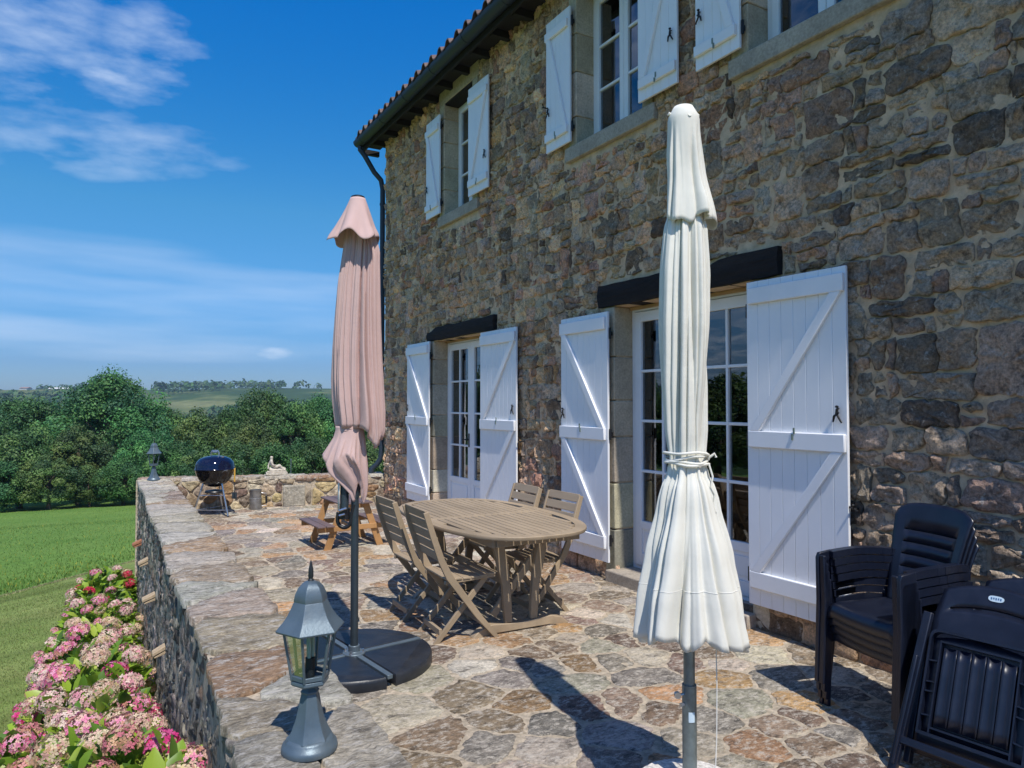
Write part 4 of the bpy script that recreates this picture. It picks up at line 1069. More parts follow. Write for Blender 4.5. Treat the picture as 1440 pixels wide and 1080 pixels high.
for s in (-1, 1):
    y = s*.56; b = MB()
    # curved sledge foot
    up = [(-.385, .0), (-.38, .012), (-.33, .052), (-.24, .078), (-.1, .068), (0, .062), (.1, .068), (.24, .078), (.33, .052), (.38, .012), (.385, 0)]
    lo = [(.30, 0), (.22, .014), (-.22, .014), (-.30, 0)]
    b.prism(up+lo, y-.03, y+.03, 'y'); b.build('foot', 'teak', t, bevel=.005)
    for sx in (-1, 1):
        b = MB(); pf = [(.075, .07), (.13, .07), (.150, .32), (.225, .62), (.25, TH-.03), (.155, TH-.03), (.10, .42), (.08, .2)]
        b.prism([(sx*x, z) for x, z in pf], y-.019+.002*sx, y+.019+.002*sx, 'y'); b.build('leg', 'teak_x', t, bevel=.004)
    b = MB(); b.bar((-.2, y-s*.04, .12), (.27, y-s*.04, .66), .055, .024, (0, 1, 0)); b.build('brace', 'teak_x', t, bevel=.003)
b = MB(); b.bar((0, -.54, .30), (0, .54, .30), .028, .07); b.build('stretcher', 'teak', t, bevel=.004)
# ------------------------------------------------------------------ folding chairs, local +x is where the sitter faces
def make_chair(label, loc, rz):
    t = thing('folding_chair', label, 'chair', loc, rz, 'slatted folding chairs round the dining table')
    W = .21
    for s in (-1, 1):
        # back stile sweeping down into the front foot
        c = [(-.315, .885), (-.262, .72), (-.205, .56), (-.150, .45), (-.06, .33), (.06, .17), (.20, .0)]
        wd = [.036, .042, .046, .05, .046, .042, .038]
        L = []; Rr = []
        for i, (x, z) in enumerate(c):
            a = c[max(0, i-1)]; d = c[min(len(c)-1, i+1)]; dx, dz = d[0]-a[0], d[1]-a[1]; l = sqrt(dx*dx+dz*dz); nx, nz = -dz/l, dx/l
            L.append((x+nx*wd[i]/2, max(0, z+nz*wd[i]/2))); Rr.append((x-nx*wd[i]/2, max(0, z-nz*wd[i]/2)))
        b = MB(); b.prism(L+Rr[::-1], s*W-.011, s*W+.011, 'y'); b.build('side_rail', 'teak_x', t, bevel=.003)
        b = MB(); q = [(.17, .41), (.125, .41), (-.235, 0), (-.19, 0)]; yy = s*(W-.06)
        b.prism([(.175, .415), (.12, .415), (-.245, 0), (-.20, 0)], yy-.011, yy+.011, 'y'); b.build('cross_leg', 'teak_x', t, bevel=.003)
        b = MB(); b.prism([(.20, .41), (.20, .435), (-.17, .42), (-.17, .395)], s*(W-.03)-.011, s*(W-.03)+.011, 'y'); b.build('seat_rail', 'teak_x', t, bevel=.003)
    b = MB(); b.bar((-.185, -W+.06, .075), (-.185, W-.06, .075), .022, .04); b.build('rear_stretcher', 'teak', t, bevel=.003)
    b = MB(); b.bar((.13, -W+.01, .095), (.13, W-.01, .095), .022, .035); b.build('front_stretcher', 'teak', t, bevel=.003)
    for i in range(6):
        b = MB(); k = i/6; x0 = -.17+.375*k; z0 = .431+.012*k-.012*sin(k*pi); b.bar((x0+.03, -W+.012, z0), (x0+.03, W-.012, z0), .054, .014); b.build('seat_slat', 'teak', t, bevel=.003)
    for i in range(5):
        k = i/4; x = -.303+.105*k; z = .865-.29*k; d = V(.0, 0, 0)
        b = MB(); m = Matrix.Translation((x, 0, z)) @ Matrix.Rotation(R(-18), 4, 'Y'); b.box(-.007, .007, -W+.012, W-.012, -.031, .031, m); b.build('back_slat', 'teak', t, bevel=.003)
    return t
ch = make_chair('folding teak chair left of the table, nearest the pink parasol base', (2.20, 4.50, 0), R(-3))
dup(ch, loc=(2.19, 5.07, 0), rz=R(-1), label='folding teak chair on the left of the table, farther from us than its neighbour')
dup(ch, loc=(2.93, 4.69, 0), rz=R(181), label='folding chair on the house side of the table, the one closer to us')
dup(ch, loc=(2.93, 5.27, 0), rz=R(179), label='folding chair on the house side of the table, farther towards the distant door')

# ------------------------------------------------------------------ small picnic bench
t = thing('picnic_table', 'small childrens picnic table with brown boards and orange wooden legs', 'picnic table', (2.485, 7.97, 0), R(2))
for i in range(3):
    b = MB(); x = -.125+i*.125; b.box(x-.058, x+.058, -.36, .36, .492, .51); b.build('table_board', 'brown_board', t, bevel=.004)
for s in (-1, 1):
    for i in range(2):
        b = MB(); x = s*(.29+.095*i); b.box(x-.044, x+.044, -.36, .36, .262, .28); b.build('bench_board', 'brown_board', t, bevel=.004)
for sy in (-1, 1):
    y = sy*.27
    for s in (-1, 1):
        b = MB(); b.prism([(s*.09, .49), (s*.165, .49), (s*.345, 0), (s*.265, 0)], y-.012, y+.012, 'y'); b.build('leg', 'orange_wood', t, bevel=.003)
    b = MB(); b.box(-.42, .42, y+sy*.013, y+sy*.035, .205, .26); b.build('bench_bearer', 'orange_wood', t, bevel=.003)
    b = MB(); b.box(-.18, .18, y-sy*.035, y-sy*.013, .435, .49); b.build('top_bearer', 'orange_wood', t, bevel=.003)
b = MB(); b.box(-.02, .02, -.255, .255, .215, .25); b.build('rail', 'orange_wood', t, bevel=.003)

# ------------------------------------------------------------------ kettle barbecue
t = thing('kettle_barbecue', 'round black kettle barbecue with dark blue lid on splayed silver legs', 'barbecue', (1.49, 10.90, 0), R(-30))
b = MB(); b.lathe([(.05, .415), (.10, .425), (.16, .465), (.21, .52), (.245, .585), (.262, .65), (.266, .655), (.262, .66), (.24, .655)], 40); b.build('bowl', 'enamel', t, sharp=60)
b = MB(); b.lathe([(.268, .662), (.272, .668), (.266, .675), (.262, .72), (.245, .765), (.205, .81), (.14, .84), (.06, .853), (.0, .855)], 40, caps=False); ld = b.build('lid', 'lid_enamel', t, sharp=60)
b = MB(); b.tube([(-.055, 0, .842), (-.055, 0, .90), (-.04, 0, .925), (.04, 0, .925), (.055, 0, .90), (.055, 0, .842)], .009, 10); b.tube([(-.035, 0, .905), (.035, 0, .905)], .013, 10); b.build('lid_handle', 'steel', ld)
b = MB(); b.lathe([(.028, .846), (.03, .862), (.012, .866)], 16, (.12, -.05, -.015)); b.build('vent', 'steel', ld)
b = MB(); b.lathe([(.13, .33), (.135, .345), (.125, .36), (.03, .375)], 24); b.build('ash_pan', 'black_plastic', t)
for a in (pi/2, pi/2+2*pi/3, pi/2+4*pi/3):
    b = MB(); b.tube([(.15*cos(a), .15*sin(a), .47), (.29*cos(a), .29*sin(a), .01)], .013, 10); b.build('leg', 'steel', t)
    a2 = a+2*pi/3; r_ = .265; z = .10
    b = MB(); b.tube([(r_*cos(a), r_*sin(a), z), (r_*cos(a2), r_*sin(a2), z)], .005, 8)
    r_ = .2; z = .30; b.tube([(r_*cos(a), r_*sin(a), z), (r_*cos(a2), r_*sin(a2), z)], .005, 8); b.build('leg_rail', 'steel', t)
    b = MB(); b.lathe([(0, 0), (.018, .002), (.018, .02), (0, .024)], 10, (.29*cos(a), .29*sin(a), 0)); b.build('leg_cap', 'black_plastic', t)
b = MB(); b.tube([(.225, -.16, .64), (.26, -.20, .665), (.235, -.25, .665), (.19, -.215, .64)], .007, 8); b.build('side_handle', 'steel', t)
tools = thing('barbecue_tools', 'long barbecue tools with yellow wooden handles hooked on the barbecue rim', 'tools', (1.49, 10.90, 0), R(-30))
for k, (ox, L, hd) in enumerate(((.262, .33, 1), (.285, .30, 0))):
    b = MB(); p = V(ox, .0-.06*k+.05, .655); b.tube([p+V(0, 0, .02), p-V(0, 0, .17)], .011, 8); b.build('tool_handle', 'yellow_wood', tools)
    b = MB(); b.tube([p-V(0, 0, .17), p-V(.0, 0, L)], .004, 6)
    b.tube([p+V(0, 0, .02), p+V(0, 0, .04), p+V(-.03, 0, .045)], .003, 6)
    if hd: b.box(p.x-.035, p.x+.035, p.y-.003, p.y+.003, p.z-L-.09, p.z-L)
    else:
        for q in (-.012, .012): b.tube([p-V(0, 0, L), p+V(q, 0, -L-.02), p+V(q, 0, -L-.08)], .003, 6)
    b.build('tool_shaft', 'grey_metal', tools)
# ------------------------------------------------------------------ chimney starter, stone block, statue, stake
u = 1.62; c = WP(u, 0, .16)
t = thing('chimney_starter', 'dull metal charcoal chimney with black handle standing by the low far wall', 'chimney starter', c, R(-15))
b = MB(); b.lathe([(.088, .0), (.09, .004), (.090, .16), (.093, .163), (.093, .170), (.086, .175), (.085, .29), (.089, .295), (.089, .30), (.083, .30), (.083, .15)], 30, caps=False); b.lathe([(.084, .05), (.0, .052)], 30, caps=False); b.build('body', 'zinc', t, sharp=40)
b = MB(); b.tube([(.085, 0, .25), (.15, 0, .24), (.155, 0, .06), (.085, 0, .05)], .006, 8); b.build('handle_bracket', 'steel', t)
b = MB(); b.tube([(.153, 0, .20), (.155, 0, .09)], .016, 10); b.build('handle', 'black_plastic', t)
c = WP(2.19, 0, .03)
t = thing('stone_block', 'pale squared stone slab set upright against the far wall beside the metal chimney', 'stone block', c, atan2(dW.y, dW.x))
b = MB(); b.box(-.165, .165, -.03, .05, .0, .33); 
b.c = [(.40, .36, .29)]*len(b.v); b.col = True; o = b.build('slab', 'garden_wall', t, bevel=.02)
c = WP(1.86+.08, .49, -.17)
t = thing('stone_statue', 'small pale stone statue of a reclining figure on a plinth on the far wall', 'statue', c, atan2(dW.y, dW.x))
b = MB(); b.box(-.16, .16, -.07, .07, -.01, .03); b.box(-.145, .145, -.06, .06, .03, .05); b.build('plinth', 'statue', t, bevel=.006)
def skin(name, pts, edges, mat, parent, sub=2):
    me = bpy.data.meshes.new(name); me.from_pydata([p[:3] for p in pts], edges, []); me.update(); me.materials.append(M[mat])
    o = bpy.data.objects.new(name, me); COL.objects.link(o); o.parent = parent
    m = o.modifiers.new('skin', 'SKIN'); m.use_smooth_shade = True
    bm = bmesh.new(); bm.from_mesh(me); lay = bm.verts.layers.skin.verify(); bm.verts.ensure_lookup_table()
    for i, p in enumerate(pts): bm.verts[i][lay].radius = (p[3], p[3]); bm.verts[i][lay].use_root = (i == 0)
    bm.to_mesh(me); bm.free(); s = o.modifiers.new('sub', 'SUBSURF'); s.levels = sub; s.render_levels = sub; return o
P = [(-.075, 0, .085, .042), (-.08, 0, .14, .036), (-.085, 0, .19, .040), (-.08, 0, .228, .018), (-.078, -.004, .262, .027), (-.077, -.006, .285, .02),
     (-.02, -.03, .105, .030), (.045, -.032, .145, .022), (.075, -.03, .085, .017), (.105, -.035, .065, .014),
     (-.02, .03, .095, .030), (.06, .03, .10, .023), (.115, .028, .085, .016), (.135, .0, .068, .013),
     (-.085, -.045, .195, .016), (-.06, -.055, .145, .013), (-.01, -.045, .14, .010),
     (-.095, .045, .195, .016), (-.12, .05, .14, .013), (-.125, .03, .075, .011)]
E_ = [(0, 1), (1, 2), (2, 3), (3, 4), (4, 5), (0, 6), (6, 7), (7, 8), (8, 9), (0, 10), (10, 11), (11, 12), (12, 13), (2, 14), (14, 15), (15, 16), (2, 17), (17, 18), (18, 19)]
skin('figure', P, E_, 'statue', t)
b = MB(); rg = random.Random(2)
dr = []
for i in range(14):
    for j in range(9):
        x = -.11+.24*i/13; y = -.052+.104*j/8; dr.append((x, y, .055+.045*sin(pi*j/8)*(1.1-.3*i/13)+.012*mn.noise(Vector((x*40, y*40, 0)))))
b.add(dr, [(i*9+j, i*9+j+1, (i+1)*9+j+1, (i+1)*9+j) for i in range(13) for j in range(8)]); b.build('drapery', 'statue', t, sharp=180, solid=.01)
r = ray(409, 672); k = 11.9/r.y
b = MB(); b.tube([(0, 0, 0), (0, 0, 2.72)], .008, 8); b.lathe([(.0, 2.70), (.014, 2.71), (.014, 2.735), (0, 2.74)], 8)
o = b.build('garden_stake', 'galv', None); o.location = (r.x*k, 11.9, -2.05); tag(o, 'thin grey stake rising behind the far wall just right of the statue', 'stake')
# ------------------------------------------------------------------ plastic chairs stacked by the wall
def grid_panel(b, us, vs_, fn, skip=lambda i, j: False):
    o = len(us); pts = [fn(u, v) for v in vs_ for u in us]
    b.add(pts, [(j*o+i, j*o+i+1, (j+1)*o+i+1, (j+1)*o+i) for j in range(len(vs_)-1) for i in range(o-1) if not skip(i, j)])
def make_plastic(label, loc, rz):
    t = thing('plastic_armchair', label, 'chair', loc, rz, 'dark plastic armchairs stacked against the house'); t.scale = (.87, .95, 1.02)
    us = [-.225, -.205, -.17, -.165]+[-.165+.033*i for i in range(1, 11)]+[.17, .205, .225]
    vv = [.40, .44]; slots = []
    z = .47
    for k in range(6):
        vv += [z, z+.007]; slots.append(len(vv)-2); z += .062
    vv += [.85, .88, .905, .925]
    def fn(u, v):
        k = (v-.40)/.53; q = (u/.225)
        x = -.185-.15*k-.02*k*k+.035*q*q; zz = v
        if v > .84: zz = v-(v-.84)/.085*.036*q**6-(v-.84)/.085*.014*q*q
        return (x, u*(.80+.26*min(1, k*1.15)), zz)
    b = MB(); grid_panel(b, us, vv, fn, lambda i, j: j in slots and 2 < i < len(us)-4)
    b.build('backrest', 'navy_plastic', t, solid=.011, sharp=50, recalc=False, bevel=0)
    b = MB(); us2 = [-.225+.45*i/14 for i in range(15)]; vs2 = [-.20, -.1, 0, .1, .18, .215, .235, .245, .247]
    def fs_(u, x):
        q = abs(u)/.225; z = .425-.012*(1-q**3)+.012*ss((x-.05)/.15)*0
        if x > .18: z -= [0, .004, .014, .035, .07][vs2.index(x)-4]
        z -= .018*ss((q-.9)/.1)
        return (x, u, z)
    grid_panel(b, us2, vs2, fs_); b.build('seat', 'navy_plastic', t, solid=.012, sharp=60, recalc=False)
    for s in (-1, 1):
        b = MB(); ya, yb = sorted((s*.232, s*.292)); b.prism([(.165, .676), (.262, .665), (.275, .64), (.272, .42), (.292, .0), (.240, .0), (.175, .40), (.155, .55)], ya+(.0 if s < 0 else .036), yb-(.036 if s < 0 else .0), 'y')
        b.prism([(.246, .655), (.268, .655), (.262, .42), (.285, 0.), (.262, 0.), (.238, .42)], ya+(.0254 if s < 0 else 0), yb-(0 if s < 0 else .0254), 'y'); b.build('front_leg', 'navy_plastic', t, bevel=.004)
        b = MB(); b.prism([(-.165, .46), (-.215, .46), (-.335, 0), (-.295, 0)], s*.225-.012, s*.225+.012, 'y'); b.prism([(-.195, .42), (-.212, .42), (-.333, 0), (-.316, 0)], s*.2-.014, s*.2+.012, 'y'); b.build('rear_leg', 'navy_plastic', t, bevel=.004)
        for k in range(4):
            z = .655-.041*k; w_ = .042 if k == 0 else .040
            b = MB(); n_ = 8; pts = [(lerp(-.275+.012*k, .19, i/n_), s*(.212+.052*ss(i/n_/.6)), z+.012*sin(i/n_*pi)-(.0)) for i in range(n_+1)]
            for p, q in zip(pts, pts[1:]): b.bar(p, q, .05 if k == 0 else .016, w_*.82)
            b.build('arm_rail', 'navy_plastic', t, sharp=40)
    return t
base_l = ['topmost dark plastic armchair of the upright stack by the house wall', 'dark plastic armchair second from the top of the upright stack', 'dark plastic armchair third from the top of the upright stack', 'lowest dark plastic armchair, at the bottom of the upright stack']
p0 = make_plastic(base_l[3], (3.535, 2.15, 0), R(167))
fw = V(cos(R(167)), sin(R(167)), 0)
for k in range(1, 4): dup(p0, loc=V(3.535, 2.15, 0)+fw*.010*k+V(0, 0, .0418*k), label=base_l[3-k])
def make_folded(label, loc, rz, lean):
    t = thing('folded_armchair', label, 'folding chair', loc, rz, 'folded dark plastic chairs leaning beside the stack')
    Mx = Matrix.Rotation(-lean, 4, 'Y')
    def T(b): b.v = [tuple(Mx @ Vector(p)) for p in b.v]; return b
    for s in (-1, 1):
        b = MB(); b.bar((.0, s*.275, .0), (.012, s*.222, .70), .036, .03, (1, 0, 0)); b.bar((.008, s*.268, .03), (.02, s*.235, .5), .012, .045, (1, 0, 0)); T(b).build('leg', 'navy_plastic', t, bevel=.004)
        b = MB(); b.bar((-.06, s*.245, .05), (-.075, s*.25, .62), .028, .04, (1, 0, 0)); T(b).build('rear_leg', 'navy_plastic', t, bevel=.004)
    b = MB(); b.bar((.004, -.262, .135), (.004, .262, .135), .032, .034); T(b).build('stretcher', 'navy_plastic', t, bevel=.005)
    # seat folded up, its underside towards us: rim, cross ribs, five hollow slats
    b = MB(); x0, x1 = -.02, .022
    pts = []
    for a, cy, cz in ((0, .165, .60), (1, -.165, .60)):
        for i in range(5):
            an = (a+i/4)*pi/2; pts.append((cy+.035*cos(an), cz+.035*sin(an)))
    outer = [(.2, .19)]+pts+[(-.2, .19)]; n_ = len(outer)
    innr = [(y*.955 if abs(y) > .17 else y*.95, .19+(z-.19)*.975) for y, z in outer]
    vs = [(x, y, z) for x in (x0, x1) for y, z in outer]+[(x, y, z) for x in (x0, x1) for y, z in innr]
    fs = []
    for i in range(n_-1):
        fs += [(i, i+1, n_+i+1, n_+i), (2*n_+i+1, 2*n_+i, 3*n_+i, 3*n_+i+1), (n_+i, n_+i+1, 3*n_+i+1, 3*n_+i), (i+1, i, 2*n_+i, 2*n_+i+1)]
    b.add(vs, fs); b.box(x0, x1-.001, -.199, .199, .185, .199)
    T(b).build('seat_rim', 'navy_plastic', t, sharp=40)
    b = MB(); us = [-.195+.39*i/20 for i in range(21)]
    grid_panel(b, us, [.195+.43*j/10 for j in range(11)], lambda u, v: (-.012, u, v-(.03*(u/.2)**2 if v > .6 else 0))); T(b).build('seat_panel', 'navy_plastic', t, solid=.006, recalc=False)
    for k in range(5):
        c = -.112+.056*k; b = MB()
        grid_panel(b, [c-.026+.052*i/6 for i in range(7)], [.235+.335*j/6 for j in range(7)], lambda u, v: (.004+.010*((u-c)/.026)**2, u, v-.02*(u/.2)**2*ss((v-.4)/.2)))
        T(b).build('seat_slat', 'navy_plastic', t, solid=.004, recalc=False)
    b = MB()
    for s in (-1, 1):
        b.bar((.008, s*.150, .20), (.008, s*.150, .59), .006, .03, (1, 0, 0))
        for z in (.27, .37, .41, .50): b.bar((.006, s*.153, z), (.006, s*.189, z-.004), .026, .006)
    b.bar((.008, -.147, .222), (.008, .147, .222), .03, .008); b.bar((.008, -.147, .585), (.008, .147, .585), .03, .008)
    T(b).build('cross_rib', 'navy_plastic', t)
    b = MB(); us = [-.225+.45*i/18 for i in range(19)]; vv = [.10, .2, .3, .4, .5, .6, .70, .712, .74, .765, .777, .80, .83, .86, .88]
    def fb(u, v): q = u/.225; return (-.045-.02*(1-q*q)-.03*ss((v-.6)/.3), u*(1-.1*ss((v-.7)/.25)), v-(.05*q*q*ss((v-.55)/.3)))
    grid_panel(b, us, vv, fb, lambda i, j: j == 9 and 1 < i < 16); T(b).build('backrest', 'navy_plastic', t, solid=.02, sharp=50, recalc=False)
    b = MB(); n_ = 24; zc, xc = .828, fb(0, .83)[0]+.0135
    vs = [(xc+d, .03*math.copysign(abs(cos(2*pi*i/n_))**.6, cos(2*pi*i/n_)), zc+.013*math.copysign(abs(sin(2*pi*i/n_))**.8, sin(2*pi*i/n_))) for d in (-.004, .0015) for i in range(n_)]
    b.add(vs, [tuple(range(n_, 2*n_))]+[(i, (i+1) % n_, n_+(i+1) % n_, n_+i) for i in range(n_)])
    lb = T(b).build('oval_badge', 'label', t, sharp=40)
    b = MB()
    for k in range(5): b.box(xc+.0016, xc+.0024, -.020+.009*k, -.015+.009*k, zc-.005+(k % 2)*.002, zc+.005)
    T(b).build('badge_lettering', 'label_ink', lb)
    return t
f0 = make_folded('dark plastic chair folded flat in the foreground, its ribbed seat underside towards us', (3.05, 1.60, 0), R(186), R(22))
dup(f0, loc=(3.37, 1.575, 0), rz=R(186), label='folded dark plastic chair half hidden behind the front folded one, nearer the wall')

# ------------------------------------------------------------------ hydrangeas
def leafshape(L, W):
    # midrib folded leaf, tip down; returns pts, faces
    pts = []; prof = [(0, .0), (.18, .62), (.42, 1.), (.7, .78), (.9, .3), (1., 0.)]
    for t_, w_ in prof:
        z = -.28*t_*t_*L
        pts += [(t_*L, -w_*W/2, z+.12*w_*W), (t_*L, 0, z), (t_*L, w_*W/2, z+.12*w_*W)]
    fs = [(i*3+k, i*3+3+k, i*3+4+k, i*3+1+k) for i in range(5) for k in range(2)]
    return pts, fs
LC = [(.17, .30, .03), (.26, .40, .04), (.33, .46, .05), (.12, .24, .03), (.09, .18, .03), (.38, .48, .07), (.22, .36, .035)]
def bush_mesh(seed, nleaf, small=1.):
    rg = random.Random(seed); b = MB()
    for i in range(nleaf):
        u = rg.uniform(-.25, 1.); a = rg.uniform(0, 2*pi); r = sqrt(max(0, 1-max(u, -.1)**2)); sh = rg.uniform(.78, 1.03)
        n_ = V(r*cos(a), r*sin(a), u).normalized(); p = V(n_.x*.50*sh, n_.y*.50*sh, n_.z*.58*sh)
        if u < 0: p.z -= rg.uniform(0, .35)
        out = (n_+V(rg.uniform(-.8, .8), rg.uniform(-.8, .8), rg.uniform(-.1, .35))).normalized()
        nrm = (n_*.5+V(0, 0, .9)+V(rg.uniform(-.4, .4), rg.uniform(-.4, .4), 0)).normalized()
        sd_ = nrm.cross(out).normalized(); up = out.cross(sd_).normalized()
        L = rg.uniform(.10, .16)*small; pts, fs = leafshape(L, L*rg.uniform(.55, .68))
        c = rg.choice(LC); k = rg.uniform(.85, 1.3)
        b.add([p+out*(q[0]-L*.3)+sd_*q[1]+up*q[2] for q in pts], fs, (c[0]*k, c[1]*k, c[2]*k))
    return b
def head_mesh(seed, pal, n=85, R0=.10):
    rg = random.Random(seed); b = MB()
    for i in range(n):
        u = 1-1.25*(i+.5)/n; a = i*2.39996+rg.uniform(-.2, .2); r = sqrt(max(0, 1-u*u)); nn = V(r*cos(a), r*sin(a), u*.9).normalized()
        lump = 1+.13*mn.noise(nn*2.3+V(seed, 0, 0)); p = V(nn.x*R0, nn.y*R0, nn.z*R0*.72)*lump*rg.uniform(.93, 1.05)
        nn = (nn+V(rg.uniform(-.35, .35), rg.uniform(-.35, .35), rg.uniform(-.35, .35))).normalized()
        t1 = nn.orthogonal().normalized(); ph = rg.uniform(0, 2*pi); t2 = nn.cross(t1); c = rg.choice(pal); k = rg.uniform(.8, 1.15); c = (c[0]*k, c[1]*k, c[2]*k)
        s = rg.uniform(.010, .0145)*R0/.1*1.15
        for q in range(4):
            a1 = ph+q*pi/2; d = t1*cos(a1)+t2*sin(a1); e = t1*cos(a1+pi/2)+t2*sin(a1+pi/2)
            b.add([p, p+d*s*.8+e*s*.55+nn*.002, p+d*s*1.55+nn*rg.uniform(0, .005), p+d*s*.8-e*s*.55+nn*.002], [(0, 1, 2, 3)], c)
    return b
MAG = [(.66, .05, .22), (.74, .12, .33), (.60, .04, .15), (.80, .28, .46)]
PNK = [(.76, .26, .40), (.80, .38, .50), (.70, .15, .30), (.78, .50, .42), (.60, .28, .2)]
CRM = [(.76, .56, .42), (.74, .60, .40), (.70, .44, .36), (.62, .50, .26), (.55, .34, .22)]
PAL = [(.80, .48, .46), (.80, .60, .48), (.76, .34, .40), (.82, .64, .54)]
BRN = [(.55, .30, .18), (.62, .28, .26), (.68, .42, .25), (.60, .18, .22)]
RED = [(.60, .03, .08), (.68, .06, .14), (.5, .02, .06)]
HM = {}
for nm, pl in (('MAG', MAG), ('PNK', PNK), ('CRM', CRM), ('PAL', PAL), ('BRN', BRN), ('RED', RED)):
    HM[nm] = []
    for q in range(2):
        o = head_mesh(len(HM)*3+q+1, pl).build('flower_head', 'petal', None, smooth=False, recalc=False); HM[nm].append(o.data); bpy.data.objects.remove(o)
BM = []
for q in range(3):
    o = bush_mesh(30+q, 620).build('foliage', 'hyd_leaf', None, smooth=True, sharp=60, recalc=False); BM.append(o.data); bpy.data.objects.remove(o)
def stems():
    b = MB(); rg = random.Random(8)
    for i in range(14):
        a = rg.uniform(0, 2*pi); r = rg.uniform(.2, .42); b.tube([(.06*cos(a), .06*sin(a), -.75), (r*.6*cos(a), r*.6*sin(a), -.3), (r*cos(a), r*sin(a), .02)], .006, 6)
    return b
o = stems().build('stems', 'stem', None); SM = o.data; bpy.data.objects.remove(o)
rg = random.Random(77)
bushes = [(.08, 2.75, .16, ['MAG', 'PNK', 'BRN']), (.10, 3.45, .16, ['MAG', 'PNK', 'CRM', 'BRN', 'CRM', 'MAG']), (-.40, 3.75, -.12, ['BRN', 'PNK', 'BRN', 'MAG', 'PNK']), (.08, 4.25, -.02, ['MAG', 'CRM', 'PNK', 'BRN', 'PNK']), (-.42, 4.85, -.30, ['PNK', 'MAG', 'PNK', 'BRN', 'RED']),
          (.05, 5.2, -.22, ['PAL', 'PNK', 'CRM', 'MAG', 'CRM']), (-.02, 6.2, -.42, ['PNK', 'PAL', 'CRM', 'CRM', 'MAG']), (.05, 7.2, -.52, ['CRM', 'PAL', 'PAL', 'PNK']), (-.02, 8.3, -.58, ['CRM', 'PAL', 'CRM', 'PAL', 'PNK']), (.08, 9.7, -.62, ['PAL', 'CRM', 'CRM', 'PNK']), (.18, 11.4, -.66, ['CRM', 'PNK', 'RED', 'RED', 'PAL'])]
HL = ['hydrangea bush nearest us at the lower edge of the photo, tight against the dark wall', 'hydrangea with bright pink heads rising close to the dark wall at lower left', 'hydrangea with magenta and browned heads at the bottom left, on the lawn side', 'hydrangea with one big magenta head beside pale cream heads against the dark wall', 'hydrangea with rosy and red heads on the lawn side, low on the left', 'hydrangea with mixed pink and cream heads, below the sand-coloured drain tile', 'leafy hydrangea with a magenta head, midway along the row', 'cream and blush hydrangea beside the wall, above the middle of the row', 'pale cream hydrangea bulging towards the lawn near the far half of the row', 'blush and cream hydrangea second from the far end of the row', 'hydrangea with small red heads at the far end of the row']
for i, ((x, y, tz, pl), lb) in enumerate(zip(bushes, HL)):
    s = rg.uniform(.93, 1.08); t = thing('hydrangea', lb, 'hydrangea', (x, y, -2.02), rg.uniform(0, 6.28), 'hydrangea bushes below the terrace wall'); Ht = tz+2.02; vz = min(1.25, max(.95, Ht/1.25))
    def ch(name, me, loc, rot=(0, 0, 0), sc=1.):
        o = bpy.data.objects.new(name, me); COL.objects.link(o); o.parent = t; o.location = loc; o.rotation_euler = rot; o.scale = (sc,)*3; return o
    zc = Ht-.60*vz
    fo = ch('foliage', BM[i % 3], (0, 0, zc), sc=s*.95); fo.scale = (s*.95, s*.95, s*vz); st_ = ch('stems', SM, (0, 0, zc)); st_.scale = (1, 1, zc/.76)
    pts = []; tr = 0
    while len(pts) < 30 and tr < 4000:
        tr += 1; u = rg.uniform(.05, 1); a = rg.uniform(0, 2*pi); r = sqrt(1-u*u); d = V(r*cos(a), r*sin(a), u)
        if all((d-q).length > (.25 if y > 5 else .27) for q in pts): pts.append(d)
    for d in pts:
        k = rg.uniform(.95, 1.08)*s; p = V(d.x*.49*k, d.y*.49*k, d.z*.60*k*vz+zc)
        q = d.to_track_quat('Z', 'Y').to_euler(); rot = (q.x*.75, q.y*.75, rg.uniform(0, 6))
        ch('flower_head', rg.choice(HM[rg.choice(pl)]), p, rot, rg.uniform(.72, 1.15)*(.78 if y > 9 else (.95 if y > 6 else .88)))

